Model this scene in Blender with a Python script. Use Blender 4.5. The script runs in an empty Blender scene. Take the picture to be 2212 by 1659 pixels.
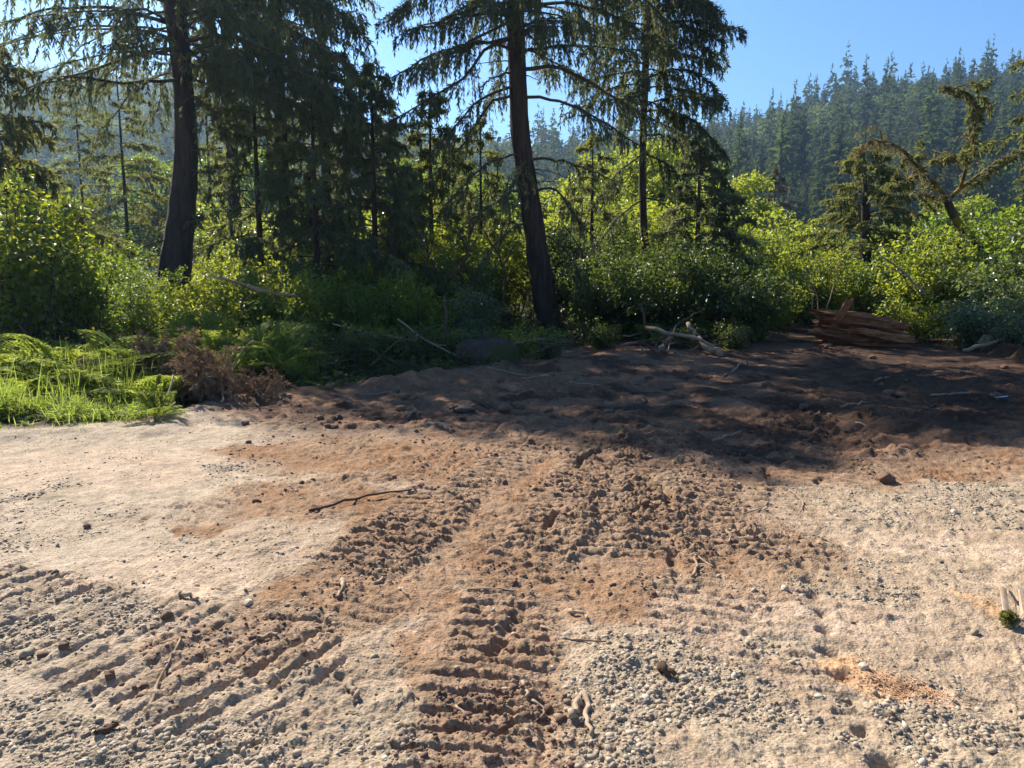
import bpy, math
import numpy as np
from mathutils import Vector

S = bpy.context.scene
COL = S.collection
PI = math.pi
rad = math.radians

# ------------------------------------------------------------------ camera numbers
CAM_H = 1.6
F = 1640.0                      # focal length in px of a 2212 px wide frame
PITCH = math.atan(229.5 / F)
cp, sp = math.cos(PITCH), math.sin(PITCH)


def ray(px, py):
    u = (px - 1106.0) / F
    v = (829.5 - py) / F
    return np.array([u, cp + v * sp, -sp + v * cp])


def at(px, py, Y):
    """world point seen at a photo position, Y metres ahead"""
    d = ray(px, py)
    return np.array([0, 0, CAM_H]) + d * (Y / d[1])


def gp(px, py):
    """point of the flat ground seen at a photo position"""
    d = ray(px, py)
    return (np.array([0, 0, CAM_H]) + d * (CAM_H / -d[2]))[:2]


# ------------------------------------------------------------------ tags
def tag(o, label=None, cat=None, group=None, kind=None):
    if label: o['label'] = label
    if cat: o['category'] = cat
    if group: o['group'] = group
    if kind: o['kind'] = kind
    return o


def empty(name, loc, rz=0.0, label=None, cat=None, group=None):
    o = bpy.data.objects.new(name, None)
    o.empty_display_size = 0.3
    COL.objects.link(o)
    o.location = loc
    o.rotation_euler = (0, 0, rz)
    return tag(o, label, cat, group)


def copy_tree(o, parent=None):
    c = o.copy()
    COL.objects.link(c)
    c.parent = parent
    for ch in list(o.children):
        copy_tree(ch, c)
    return c


# ------------------------------------------------------------------ mesh builder
def nrm(v):
    v = np.asarray(v, float)
    return v / np.maximum(np.linalg.norm(v, axis=-1, keepdims=True), 1e-9)


class MB:
    def __init__(self):
        self.V, self.Q, self.T, self.A, self.n = [], [], [], [], 0

    def add(self, V, Q=None, T=None, var=None):
        V = np.asarray(V, np.float64).reshape(-1, 3)
        if Q is not None and len(Q): self.Q.append(np.asarray(Q, np.int64).reshape(-1, 4) + self.n)
        if T is not None and len(T): self.T.append(np.asarray(T, np.int64).reshape(-1, 3) + self.n)
        if var is None: var = np.full(len(V), 0.5)
        self.A.append(np.broadcast_to(np.asarray(var, float), (len(V),)))
        self.V.append(V)
        self.n += len(V)

    def data(self, name, mat, smooth=False, cols=None, mats=None):
        V = np.concatenate(self.V)
        Q = np.concatenate(self.Q) if self.Q else np.zeros((0, 4), np.int64)
        T = np.concatenate(self.T) if self.T else np.zeros((0, 3), np.int64)
        me = bpy.data.meshes.new(name)
        me.vertices.add(len(V))
        me.vertices.foreach_set('co', V.astype(np.float32).ravel())
        nl = Q.size + T.size
        me.loops.add(nl)
        me.loops.foreach_set('vertex_index', np.concatenate([Q.ravel(), T.ravel()]).astype(np.int32))
        me.polygons.add(len(Q) + len(T))
        st = np.concatenate([np.arange(len(Q)) * 4, Q.size + np.arange(len(T)) * 3]).astype(np.int32)
        me.polygons.foreach_set('loop_start', st)
        me.polygons.foreach_set('use_smooth', np.full(len(st), smooth, dtype=bool))
        a = me.attributes.new('var', 'FLOAT', 'POINT')
        a.data.foreach_set('value', np.concatenate(self.A).astype(np.float32))
        if cols is not None:
            c = me.attributes.new('albedo', 'FLOAT_COLOR', 'POINT')
            c.data.foreach_set('color', np.concatenate([cols, np.ones((len(cols), 1))], 1).astype(np.float32).ravel())
        me.materials.append(mat)
        me.update()
        me.validate()
        return me

    def build(self, name, mat, parent=None, smooth=False, cols=None):
        o = bpy.data.objects.new(name, self.data(name, mat, smooth, cols))
        COL.objects.link(o)
        o.parent = parent
        return o


def tube(mb, pts, r, sides=6, var=None, cap=True, rough=0.0, rng=None):
    pts = np.asarray(pts, float)
    k = len(pts)
    r = np.broadcast_to(np.asarray(r, float), (k,))
    t = nrm(np.gradient(pts, axis=0))
    ref = np.array([0.31, 0.17, 0.93]) if abs(t[0][2]) < 0.8 else np.array([0.9, 0.3, 0.1])
    a = nrm(np.cross(t, ref))
    b = np.cross(t, a)
    th = np.arange(sides) / sides * 2 * PI
    rr = r[:, None] * np.ones(sides)[None]
    if rough and rng is not None:
        rr = rr * (1 + rng.normal(0, rough, rr.shape))
    V = pts[:, None] + rr[..., None] * (np.cos(th)[None, :, None] * a[:, None] + np.sin(th)[None, :, None] * b[:, None])
    i = np.arange(k - 1)[:, None] * sides
    j = np.arange(sides)[None]
    jn = (j + 1) % sides
    Q = np.stack([i + j, i + jn, i + sides + jn, i + sides + j], -1).reshape(-1, 4)
    V = V.reshape(-1, 3)
    T = None
    if cap:
        n = len(V)
        V = np.concatenate([V, pts[:1], pts[-1:]])
        jj = np.arange(sides)
        T = np.concatenate([np.stack([np.full(sides, n), (jj + 1) % sides, jj], -1),
                            np.stack([np.full(sides, n + 1), (k - 1) * sides + jj, (k - 1) * sides + (jj + 1) % sides], -1)])
    mb.add(V, Q, T, var)


def smooth_path(pts, n):
    pts = np.asarray(pts, float)
    d = np.concatenate([[0], np.cumsum(np.linalg.norm(np.diff(pts, axis=0), axis=1))])
    s = np.linspace(0, d[-1], n)
    m = np.gradient(pts, d, axis=0) if len(pts) > 2 else np.repeat(((pts[1] - pts[0]) / d[-1])[None], 2, 0)
    i = np.clip(np.searchsorted(d, s, side='right') - 1, 0, len(d) - 2)
    h = (d[i + 1] - d[i])[:, None]
    t = ((s - d[i]) / h[:, 0])[:, None]
    return ((2 * t**3 - 3 * t**2 + 1) * pts[i] + (t**3 - 2 * t**2 + t) * h * m[i] +
            (-2 * t**3 + 3 * t**2) * pts[i + 1] + (t**3 - t**2) * h * m[i + 1])


def kites(mb, P, D, N, L, W, var, fold=0.15):
    D = nrm(D)
    Sd = nrm(np.cross(D, N))
    U = np.cross(Sd, D)
    L = np.broadcast_to(L, (len(P),))[:, None]
    W = np.broadcast_to(W, (len(P),))[:, None]
    m = P + D * L * 0.45
    V = np.stack([P, m + Sd * W / 2 + U * W * fold, P + D * L, m - Sd * W / 2 + U * W * fold], 1)
    Q = np.arange(len(P) * 4).reshape(-1, 4)
    mb.add(V, Q, None, np.repeat(np.broadcast_to(var, (len(P),)), 4))


def ovals(mb, P, D, N, L, W, var, fold=0.12, droop=0.1):
    """a leaf of two halves folded along its midrib"""
    D = nrm(D)
    Sd = nrm(np.cross(D, N))
    U = np.cross(Sd, D)
    n = len(P)
    L = np.broadcast_to(L, (n,))[:, None]
    W = np.broadcast_to(W, (n,))[:, None]
    a = P + D * L * 0.30
    b = P + D * L * 0.72 - U * L * droop * 0.4
    tip = P + D * L - U * L * droop
    V = np.stack([P, a + Sd * W * .5 + U * W * fold, b + Sd * W * .36 + U * W * fold, tip,
                  b - Sd * W * .36 + U * W * fold, a - Sd * W * .5 + U * W * fold], 1)
    o = np.arange(n)[:, None] * 6
    Q = np.concatenate([o + np.array([0, 1, 2, 3]), o + np.array([0, 3, 4, 5])])
    mb.add(V, Q, None, np.repeat(np.broadcast_to(var, (n,)), 6))


def ribbons(mb, pts, w, rng):
    """thin twigs: pts (m,k,3)"""
    m, k, _ = pts.shape
    t = nrm(np.gradient(pts, axis=1))
    s = nrm(np.cross(t, nrm(rng.normal(0, 1, (m, 1, 3)))))
    ww = (np.broadcast_to(w, (m,))[:, None] * np.linspace(1, .35, k)[None])[..., None] / 2
    V = np.stack([pts - s * ww, pts + s * ww], 2).reshape(-1, 3)
    base = (np.arange(m)[:, None] * k + np.arange(k - 1)[None]) * 2
    Q = np.stack([base, base + 1, base + 3, base + 2], -1).reshape(-1, 4)
    mb.add(V, Q)


# ------------------------------------------------------------------ noise
def h2(ix, iy, seed):
    h = (ix.astype(np.int64) * 374761393 + iy.astype(np.int64) * 668265263 + seed * 2147483647 + 1013904223) & 0xFFFFFFFF
    h = ((h ^ (h >> 13)) * 1274126177) & 0xFFFFFFFF
    h = ((h ^ (h >> 16)) * 2246822519) & 0xFFFFFFFF
    return ((h ^ (h >> 15)) & 0xFFFFFF) / float(0xFFFFFF)


def vn(x, y, seed=0):
    ix, iy = np.floor(x), np.floor(y)
    fx, fy = x - ix, y - iy
    fx = fx * fx * fx * (fx * (fx * 6 - 15) + 10)
    fy = fy * fy * fy * (fy * (fy * 6 - 15) + 10)
    a, b = h2(ix, iy, seed), h2(ix + 1, iy, seed)
    c, d = h2(ix, iy + 1, seed), h2(ix + 1, iy + 1, seed)
    return (a + (b - a) * fx + (c - a) * fy + (a - b - c + d) * fx * fy) * 2 - 1


def fbm(x, y, octv=4, seed=0, gain=.5):
    s, a, tot = 0, 1.0, 0
    for i in range(octv):
        s = s + a * vn(x, y, seed + i * 17)
        tot += a
        a *= gain
        x, y = (x * 0.8 - y * 0.6) * 2.03 + 11.3, (x * 0.6 + y * 0.8) * 2.03 - 7.1
    return s / tot * 1.5


def clods(x, y, seed, keep=0.6):
    """rounded lumps on a jittered grid, 0..1"""
    ix, iy = np.floor(x), np.floor(y)
    out = np.zeros_like(x)
    for dx in (-1, 0, 1):
        for dy in (-1, 0, 1):
            cx, cy = ix + dx, iy + dy
            jx = cx + h2(cx, cy, seed)
            jy = cy + h2(cx, cy, seed + 1)
            r = 0.25 + 0.45 * h2(cx, cy, seed + 2)
            r = np.where(h2(cx, cy, seed + 3) < keep, r, 0.01)
            d2 = (x - jx)**2 + (y - jy)**2
            out = np.maximum(out, np.sqrt(np.maximum(r * r - d2, 0)))
    return out / 0.7


def ss(a, b, x):
    t = np.clip((x - a) / (b - a), 0, 1)
    return t * t * (3 - 2 * t)


# ------------------------------------------------------------------ materials
def new_mat(name):
    m = bpy.data.materials.new(name)
    m.use_nodes = True
    nt = m.node_tree
    nt.nodes.clear()
    out = nt.nodes.new('ShaderNodeOutputMaterial')
    return m, nt, out


def link(nt, a, b): nt.links.new(a, b)


def node(nt, kind, **kw):
    n = nt.nodes.new(kind)
    for k, v in kw.items(): setattr(n, k, v)
    return n


def ramp(nt, fac, stops):
    n = nt.nodes.new('ShaderNodeValToRGB')
    e = n.color_ramp.elements
    while len(e) < len(stops): e.new(0.5)
    for i, (p, c) in enumerate(stops):
        e[i].position = p
        e[i].color = (*c, 1)
    link(nt, fac, n.inputs[0])
    return n.outputs[0]


def attr(nt, name): return node(nt, 'ShaderNodeAttribute', attribute_name=name)


def noise(nt, scale, detail=4, vec=None, stretch=None, rough=.6):
    n = node(nt, 'ShaderNodeTexNoise')
    n.inputs['Scale'].default_value = scale
    n.inputs['Detail'].default_value = detail
    n.inputs['Roughness'].default_value = rough
    tc = node(nt, 'ShaderNodeTexCoord')
    src = tc.outputs['Object']
    if stretch:
        mp = node(nt, 'ShaderNodeMapping')
        mp.inputs['Scale'].default_value = stretch
        link(nt, src, mp.inputs[0])
        src = mp.outputs[0]
    link(nt, src, n.inputs['Vector'])
    return n.outputs['Fac']


def mixc(nt, fac, a, b, mode='MIX'):
    n = node(nt, 'ShaderNodeMix', data_type='RGBA', blend_type=mode)
    for s, v in ((n.inputs[0], fac), (n.inputs[6], a), (n.inputs[7], b)):
        if hasattr(v, 'links'): link(nt, v, s)
        elif isinstance(v, tuple): s.default_value = (*v, 1)
        else: s.default_value = v
    return n.outputs[2]


def math_n(nt, op, a, b=0.0):
    n = node(nt, 'ShaderNodeMath', operation=op)
    for s, v in ((n.inputs[0], a), (n.inputs[1], b)):
        if hasattr(v, 'links'): link(nt, v, s)
        else: s.default_value = v
    return n.outputs[0]


def bump(nt, h, strength, dist):
    n = node(nt, 'ShaderNodeBump')
    n.inputs['Strength'].default_value = strength
    n.inputs['Distance'].default_value = dist
    link(nt, h, n.inputs['Height'])
    return n.outputs[0]


def leaf_mat(name, dark, light, trans, tmix=.45, rough=.5, spec=.35, scale=1.2, objvar=.25):
    m, nt, out = new_mat(name)
    v = attr(nt, 'var').outputs['Fac']
    n = noise(nt, scale, 3)
    f = math_n(nt, 'ADD', math_n(nt, 'MULTIPLY', v, .65), math_n(nt, 'MULTIPLY', n, .45))
    oi = node(nt, 'ShaderNodeObjectInfo')
    f = math_n(nt, 'ADD', f, math_n(nt, 'MULTIPLY', math_n(nt, 'SUBTRACT', oi.outputs['Random'], .5), objvar))
    c = ramp(nt, f, [(0.15, dark), (.85, light)])
    t = ramp(nt, f, [(0.15, tuple(x * .6 for x in trans)), (.85, trans)])
    p = node(nt, 'ShaderNodeBsdfPrincipled')
    link(nt, c, p.inputs['Base Color'])
    p.inputs['Roughness'].default_value = rough
    p.inputs['Specular IOR Level'].default_value = spec
    tr = node(nt, 'ShaderNodeBsdfTranslucent')
    link(nt, t, tr.inputs['Color'])
    mx = node(nt, 'ShaderNodeMixShader')
    mx.inputs[0].default_value = tmix
    link(nt, p.outputs[0], mx.inputs[1])
    link(nt, tr.outputs[0], mx.inputs[2])
    link(nt, mx.outputs[0], out.inputs[0])
    return m


def bark_mat(name, c1, c2, scale=6, stretch=(1, 1, .18), bumpd=.02, moss=None, moss_amt=.55):
    m, nt, out = new_mat(name)
    n = noise(nt, scale, 7, stretch=stretch, rough=.7)
    c = ramp(nt, n, [(.3, c1), (.7, c2)])
    if moss:
        g = noise(nt, 2.2, 5)
        c = mixc(nt, ramp(nt, g, [(moss_amt, (0, 0, 0)), (moss_amt + .08, (1, 1, 1))]), c, moss)
    p = node(nt, 'ShaderNodeBsdfPrincipled')
    link(nt, c, p.inputs['Base Color'])
    p.inputs['Roughness'].default_value = .9
    p.inputs['Specular IOR Level'].default_value = .2
    link(nt, bump(nt, n, .9, bumpd), p.inputs['Normal'])
    link(nt, p.outputs[0], out.inputs[0])
    return m


def ground_mat():
    m, nt, out = new_mat('soil_and_gravel')
    a = attr(nt, 'albedo').outputs['Color']
    n1 = noise(nt, 9, 6, rough=.7)
    n2 = noise(nt, 70, 4, rough=.7)
    n3 = noise(nt, 260, 2)
    c = mixc(nt, 1.0, a, ramp(nt, n1, [(.3, (.70, .68, .65)), (.7, (1.22, 1.22, 1.24))]), 'MULTIPLY')
    c = mixc(nt, 1.0, c, ramp(nt, n2, [(.3, (.66, .64, .61)), (.7, (1.30, 1.31, 1.32))]), 'MULTIPLY')
    v = node(nt, 'ShaderNodeTexVoronoi')
    v.inputs['Scale'].default_value = 75
    tc = node(nt, 'ShaderNodeTexCoord')
    link(nt, tc.outputs['Object'], v.inputs['Vector'])
    c = mixc(nt, .35, c, mixc(nt, 1.0, c, ramp(nt, math_n(nt, 'MULTIPLY', v.outputs['Color'], 1.0), [(0, (.65, .65, .65)), (1, (1.4, 1.38, 1.34))]), 'MULTIPLY'))
    p = node(nt, 'ShaderNodeBsdfPrincipled')
    link(nt, c, p.inputs['Base Color'])
    p.inputs['Roughness'].default_value = .95
    p.inputs['Specular IOR Level'].default_value = .15
    h = math_n(nt, 'ADD', math_n(nt, 'MULTIPLY', n2, .6), math_n(nt, 'MULTIPLY', n3, .25))
    h = math_n(nt, 'SUBTRACT', h, math_n(nt, 'MULTIPLY', v.outputs['Distance'], .5))
    link(nt, bump(nt, h, .8, .012), p.inputs['Normal'])
    link(nt, p.outputs[0], out.inputs[0])
    return m


def stone_mat():
    m, nt, out = new_mat('river_stone')
    v = attr(nt, 'var').outputs['Fac']
    c = ramp(nt, v, [(0, (.12, .09, .062)), (.35, (.265, .205, .138)), (.7, (.36, .285, .195)), (1, (.53, .44, .325))])
    c = mixc(nt, 1.0, c, ramp(nt, noise(nt, 120, 4), [(.3, (.8, .8, .8)), (.7, (1.15, 1.15, 1.15))]), 'MULTIPLY')
    p = node(nt, 'ShaderNodeBsdfPrincipled')
    link(nt, c, p.inputs['Base Color'])
    p.inputs['Roughness'].default_value = .85
    link(nt, p.outputs[0], out.inputs[0])
    return m


def simple_mat(name, c, rough=.9):
    m, nt, out = new_mat(name)
    p = node(nt, 'ShaderNodeBsdfPrincipled')
    n = noise(nt, 14, 5)
    link(nt, mixc(nt, 1.0, c, ramp(nt, n, [(.3, (.65, .65, .65)), (.7, (1.3, 1.3, 1.3))]), 'MULTIPLY'), p.inputs['Base Color'])
    p.inputs['Roughness'].default_value = rough
    link(nt, p.outputs[0], out.inputs[0])
    return m


M = {
    'ground': ground_mat(), 'stone': stone_mat(),
    'bark': bark_mat('spruce_bark', (.020, .014, .011), (.085, .060, .045), 7),
    'limb': bark_mat('limb_bark', (.035, .026, .02), (.13, .10, .075), 8, (1, 1, 1), .008, (.10, .085, .02), .6),
    'mossbark': bark_mat('mossy_bark', (.03, .022, .016), (.12, .085, .06), 6, (1, 1, .3), .02, (.20, .135, .012), .46),
    'stump': bark_mat('mossy_stump', (.03, .022, .016), (.10, .07, .05), 7, (1, 1, .4), .02, (.045, .05, .014), .5),
    'stem': bark_mat('shrub_stem', (.04, .03, .02), (.13, .10, .07), 12, (1, 1, .3), .004),
    'stick': bark_mat('weathered_stick', (.16, .105, .07), (.40, .29, .20), 18, (1, 1, 1), .003),
    'pale_stick': bark_mat('peeled_stick', (.26, .18, .115), (.46, .35, .24), 18, (1, 1, 1), .003),
    'dark_stick': bark_mat('wet_dark_stick', (.05, .032, .022), (.14, .085, .055), 18, (1, 1, 1), .003),
    'rot': bark_mat('rotten_red_wood', (.075, .026, .012), (.40, .17, .078), 11, (.10, 1, 1), .04),
    'rot_light': bark_mat('split_red_wood', (.20, .085, .042), (.48, .24, .125), 14, (1, 1, .12), .02),
    'chip': simple_mat('fresh_wood_chip', (.62, .42, .24)),
    'bark_chip': simple_mat('orange_bark_chip', (.44, .25, .13)),
    'clod': simple_mat('soil_clod', (.14, .075, .045)),
    'scrap': simple_mat('white_scrap', (.75, .76, .78)),
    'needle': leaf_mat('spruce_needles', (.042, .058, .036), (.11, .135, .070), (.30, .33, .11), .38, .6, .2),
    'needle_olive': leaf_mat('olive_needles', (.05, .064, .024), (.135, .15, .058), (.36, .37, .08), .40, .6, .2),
    'needle_far': leaf_mat('far_conifer_needles', (.034, .055, .026), (.085, .12, .045), (.16, .21, .05), .32, .7, .1, .05, .6),
    'leaf_far': leaf_mat('far_broadleaf', (.05, .08, .025), (.12, .16, .045), (.28, .35, .06), .40, .7, .1, .05, .4),
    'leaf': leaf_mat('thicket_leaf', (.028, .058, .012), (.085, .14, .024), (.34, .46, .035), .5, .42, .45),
    'leaf_shade': leaf_mat('shaded_leaf', (.025, .046, .014), (.06, .095, .024), (.18, .25, .03), .45, .42, .4),  # thicket leaf with shade under the spruce crowns put into its colour
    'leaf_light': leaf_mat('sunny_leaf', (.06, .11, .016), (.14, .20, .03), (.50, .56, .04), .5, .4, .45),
    'leaf_grey': leaf_mat('glossy_leaf', (.05, .085, .04), (.11, .15, .08), (.25, .32, .06), .4, .3, .6),
    'fern': leaf_mat('bracken', (.06, .10, .02), (.15, .20, .04), (.46, .54, .08), .52, .7, .08),
    'grass': leaf_mat('grass_blade', (.07, .12, .025), (.17, .23, .05), (.48, .60, .08), .55, .5, .25),
    'dead': leaf_mat('dead_needles', (.13, .080, .048), (.31, .205, .125), (.24, .15, .08), .25, .8, .1),
    'dead_grey': leaf_mat('grey_dead_needles', (.09, .07, .05), (.20, .16, .12), (.15, .11, .07), .25, .8, .1),
    'moss': leaf_mat('hanging_moss', (.15, .13, .055), (.40, .35, .19), (.45, .37, .14), .4, .8, .1),
    'litter': leaf_mat('leaf_litter', (.03, .03, .012), (.07, .09, .025), (.1, .14, .03), .3, .7, .2),
    'yellow': leaf_mat('buttercup_petal', (.7, .5, .02), (.8, .6, .03), (.7, .5, .02), .3, .4, .3),
}
HAZE, SUN_EL, SUN_AZ, SUN_E, SKY_S, EXPO = .00036, 40, -38, 5.0, .07, 1.22
# ------------------------------------------------------------------ ground
EDGE_PX = [(-900, 915), (-400, 930), (0, 934), (150, 930), (310, 918), (390, 890), (520, 846), (700, 850), (900, 822),
           (1080, 800), (1210, 752), (1390, 742), (1600, 745), (1650, 712), (1760, 690), (1950, 705), (2080, 742), (2212, 772), (2600, 775), (3200, 770)]
_e = np.array([gp(*p) for p in EDGE_PX])
EDGE_U, EDGE_Y = _e[:, 0] / _e[:, 1], _e[:, 1]


def edge_y(x, y):
    return np.interp(x / np.maximum(y, .05), EDGE_U, EDGE_Y)


def P2(pts): return np.array([gp(*p) for p in pts])


# (path, half width, depth of the cleat marks, pitch, centre slot, darkness)
TRACKS = [
    (P2([(940, 1850), (1000, 1640), (1045, 1500), (1085, 1390), (1115, 1300), (1150, 1225)]), .25, .017, .115, .5, .8),
    (P2([(1150, 1225), (1175, 1180), (1200, 1140)]), .25, .014, .12, .4, .5),
    (P2([(560, 1640), (640, 1560), (720, 1500), (800, 1430)]), .26, .010, .12, .0, .35),
    (P2([(1500, 1500), (1510, 1400), (1530, 1300), (1560, 1200)]), .28, .010, .12, .0, .25),
    (P2([(1990, 1640), (1930, 1540), (1890, 1450)]), .28, .010, .13, .0, .1),
    (P2([(1130, 1850), (1160, 1660), (1180, 1540), (1190, 1440)]), .20, .014, .12, .3, .6),
    (P2([(700, 1290), (800, 1225), (880, 1160), (940, 1100), (985, 1040)]), .30, .030, .12, .0, .9),
    (P2([(1120, 1270), (1185, 1165), (1222, 1090), (1262, 1020), (1330, 960)]), .26, .026, .125, .8, .85),
    (P2([(1300, 1260), (1320, 1170), (1330, 1090), (1335, 1010)]), .24, .020, .12, .0, .75),
    (P2([(1440, 1270), (1440, 1180), (1435, 1090), (1405, 1010), (1390, 930)]), .29, .026, .125, .8, .9),
    (P2([(1905, 1700), (1850, 1580), (1800, 1440), (1745, 1290), (1690, 1140), (1655, 1030)]), .30, .008, .14, .0, .25),
    (P2([(1735, 1260), (1715, 1190), (1690, 1110)]), .28, .022, .12, .0, .7),
    (P2([(-200, 1270), (-40, 1318), (150, 1370), (330, 1420), (480, 1465), (640, 1530), (740, 1580)]), .40, .019, .13, .0, .35),
    (P2([(620, 1420), (700, 1350), (770, 1300), (830, 1250)]), .26, .018, .125, .0, .7),
    (P2([(1560, 1040), (1650, 965), (1740, 900), (1790, 850)]), .36, .016, .14, .3, .6),
    (P2([(1700, 1100), (1800, 1000), (1775, 920), (1700, 880)]), .36, .016, .14, .3, .5),
    (P2([(1280, 1010), (1310, 950), (1330, 880), (1340, 830)]), .36, .016, .14, .2, .6),
    (P2([(1240, 1015), (1330, 975), (1420, 985), (1520, 1010)]), .3, .013, .13, .2, .5),
    (P2([(1560, 1230), (1545, 1140), (1520, 1050), (1500, 980)]), .26, .018, .125, .0, .7),
    (P2([(1010, 1080), (1060, 1030), (1130, 985), (1200, 950)]), .26, .018, .125, .4, .7),
    (P2([(820, 1330), (860, 1280), (900, 1240)]), .25, .014, .12, .0, .6),
    (P2([(560, 940), (640, 900), (720, 880)]), .32, .012, .14, .2, .4),
    (P2([(250, 1110), (420, 1120), (560, 1080)]), .3, .008, .13, .0, .3),
]


def E(px, py, rx, ry, w=1.0):
    c = gp(px, py)
    a = gp(px + rx, py)
    n, f = gp(px, py + ry), gp(px, py - ry)
    return (c[0], c[1], abs(a[0] - c[0]), abs(f[1] - n[1]) / 2, w)


def blobs(x, y, L):
    out = np.zeros_like(x)
    for cx, cy, rx, ry, w in L:
        d = np.sqrt(((x - cx) / rx)**2 + ((y - cy) / ry)**2)
        out = np.maximum(out, w * (1 - ss(.45, 1.25, d)))
    return out


GRAVEL = [E(60, 1590, 330, 120), E(250, 1640, 420, 90), E(130, 1350, 260, 80, .9), E(300, 1325, 120, 30, .9), E(620, 1600, 300, 110, .8), E(330, 1500, 150, 60, .7),
          E(1480, 1560, 330, 160, 1.), E(1600, 1640, 450, 90, 1.), E(1480, 1430, 150, 60, .8), E(2130, 1560, 260, 110, .95), E(2200, 1480, 160, 60, .8),
          E(1850, 1300, 180, 60, .75), E(2000, 1230, 200, 50, .6), E(1800, 1060, 180, 35, .85), E(2050, 1060, 260, 30, .75), E(2200, 1100, 180, 30, .6),
          E(1900, 1120, 120, 40, .5), E(60, 1150, 170, 60, .65), E(0, 1100, 120, 60, .6), E(1780, 1430, 90, 60, .8), E(1400, 1620, 200, 80, .9), E(520, 1000, 200, 30, .5),
          E(740, 1640, 140, 60, .9)]
DIRT = [E(1050, 1520, 280, 260), E(880, 1180, 300, 130), E(1300, 1110, 420, 160), E(430, 1440, 280, 90, .95), E(720, 1330, 300, 100, .95),
        E(470, 1130, 110, 35, .9), E(1230, 990, 720, 80, 1.), E(1700, 1190, 170, 110, .8), E(650, 1090, 260, 80, .7), E(950, 1330, 260, 100, .6), E(1930, 985, 560, 60, .9), E(1300, 1280, 480, 110, .7), E(700, 980, 300, 50, .8)]
PALE = [E(1080, 1055, 90, 30), E(1010, 1235, 75, 60), E(950, 1370, 90, 70), E(1240, 1360, 120, 60), E(1590, 1350, 180, 110, .8), E(820, 1020, 200, 40, .7), E(1260, 1060, 50, 60, .8),
        E(1830, 1390, 200, 60, .7), E(2050, 1160, 250, 50, .7), E(300, 1000, 420, 50, .8), E(400, 1250, 300, 60, .5), E(1650, 1560, 100, 60, .7)]
CHIPS = [E(1950, 1483, 105, 32), E(2170, 1310, 60, 30, .8)]


def track_marks(x, y):
    h = np.zeros_like(x)
    dk = np.zeros_like(x)
    em = np.zeros_like(x)
    for k, (path, hw, dep, pitch, slot, dark) in enumerate(TRACKS):
        p = smooth_path(np.c_[path, np.zeros(len(path))], 26)[:, :2]
        lo, hi = p.min(0) - hw * 1.6, p.max(0) + hw * 1.6
        sel = np.where((x > lo[0]) & (x < hi[0]) & (y > lo[1]) & (y < hi[1]))[0]
        if not len(sel): continue
        X, Y = x[sel], y[sel]
        bd = np.full(len(sel), 1e9)
        bs = np.zeros(len(sel))
        bl = np.zeros(len(sel))
        s0 = 0.0
        for i in range(len(p) - 1):
            a, b = p[i], p[i + 1]
            L = np.linalg.norm(b - a)
            t = (b - a) / L
            tt = np.clip(((X - a[0]) * t[0] + (Y - a[1]) * t[1]), 0, L)
            dx, dy = X - a[0] - t[0] * tt, Y - a[1] - t[1] * tt
            d = dx * dx + dy * dy
            better = d < bd
            bd = np.where(better, d, bd)
            bs = np.where(better, s0 + tt, bs)
            bl = np.where(better, t[0] * dy - t[1] * dx, bl)
            s0 += L
        wob = .016 * fbm(X * 7, Y * 7, 3, 71 + k)
        e = 1 - ss(hw * .82, hw * 1.12, np.sqrt(bd) + wob * 2.2)
        e = e * ss(0, .55, bs + .25 * fbm(X * 6, Y * 6, 3, 33 + k)) * ss(0, .55, s0 - bs + .25 * fbm(X * 6, Y * 6, 3, 34 + k))
        q = (bs + wob * .8 + .10 * np.abs(bl)) / pitch
        f = q - np.floor(q)
        bar = ss(.0, .10, f) * (1 - ss(.68, .90, f))          # pads pressed flat between crumbling ribs
        pat = .5 + .5 * ss(-.45, .0, fbm(X * 1.3, Y * 1.3, 3, 91 + k))
        lump = fbm(X * 24, Y * 24, 4, 5 + k)
        hh = e * pat * (dep * (bar - .5) * 1.9 + dep * .75 * lump - .012 * ss(.1, .5, fbm(X * 9, Y * 9, 3, 55 + k)) * bar + .004 * fbm(X * 55, Y * 55, 2, 3))
        if slot:
            sl = (1 - ss(.015, .045, np.abs(bl + .08 * fbm(bs * 1.1, bs * 0, 2, 3) + wob))) * ss(-.1, .25, fbm(X * 2.2, Y * 2.2, 2, 12 + k))
            hh -= e * sl * .045 * slot * 1.6
        if k == 10:                                            # a row of deep holes along one edge
            hq = bs / .2 - np.floor(bs / .2) - .5
            wv = np.exp(-((hq * .2 / .036)**2 + ((bl + .02 + wob * 2) / .034)**2) * .9) * ss(-.2, .1, fbm(X * 1.7, Y * 1.7, 2, 8))
            hh -= wv * .06
        h[sel] += hh
        dk[sel] = np.maximum(dk[sel], e * dark * pat)
        em[sel] = np.maximum(em[sel], e * pat)
    return h, dk, em


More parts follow.
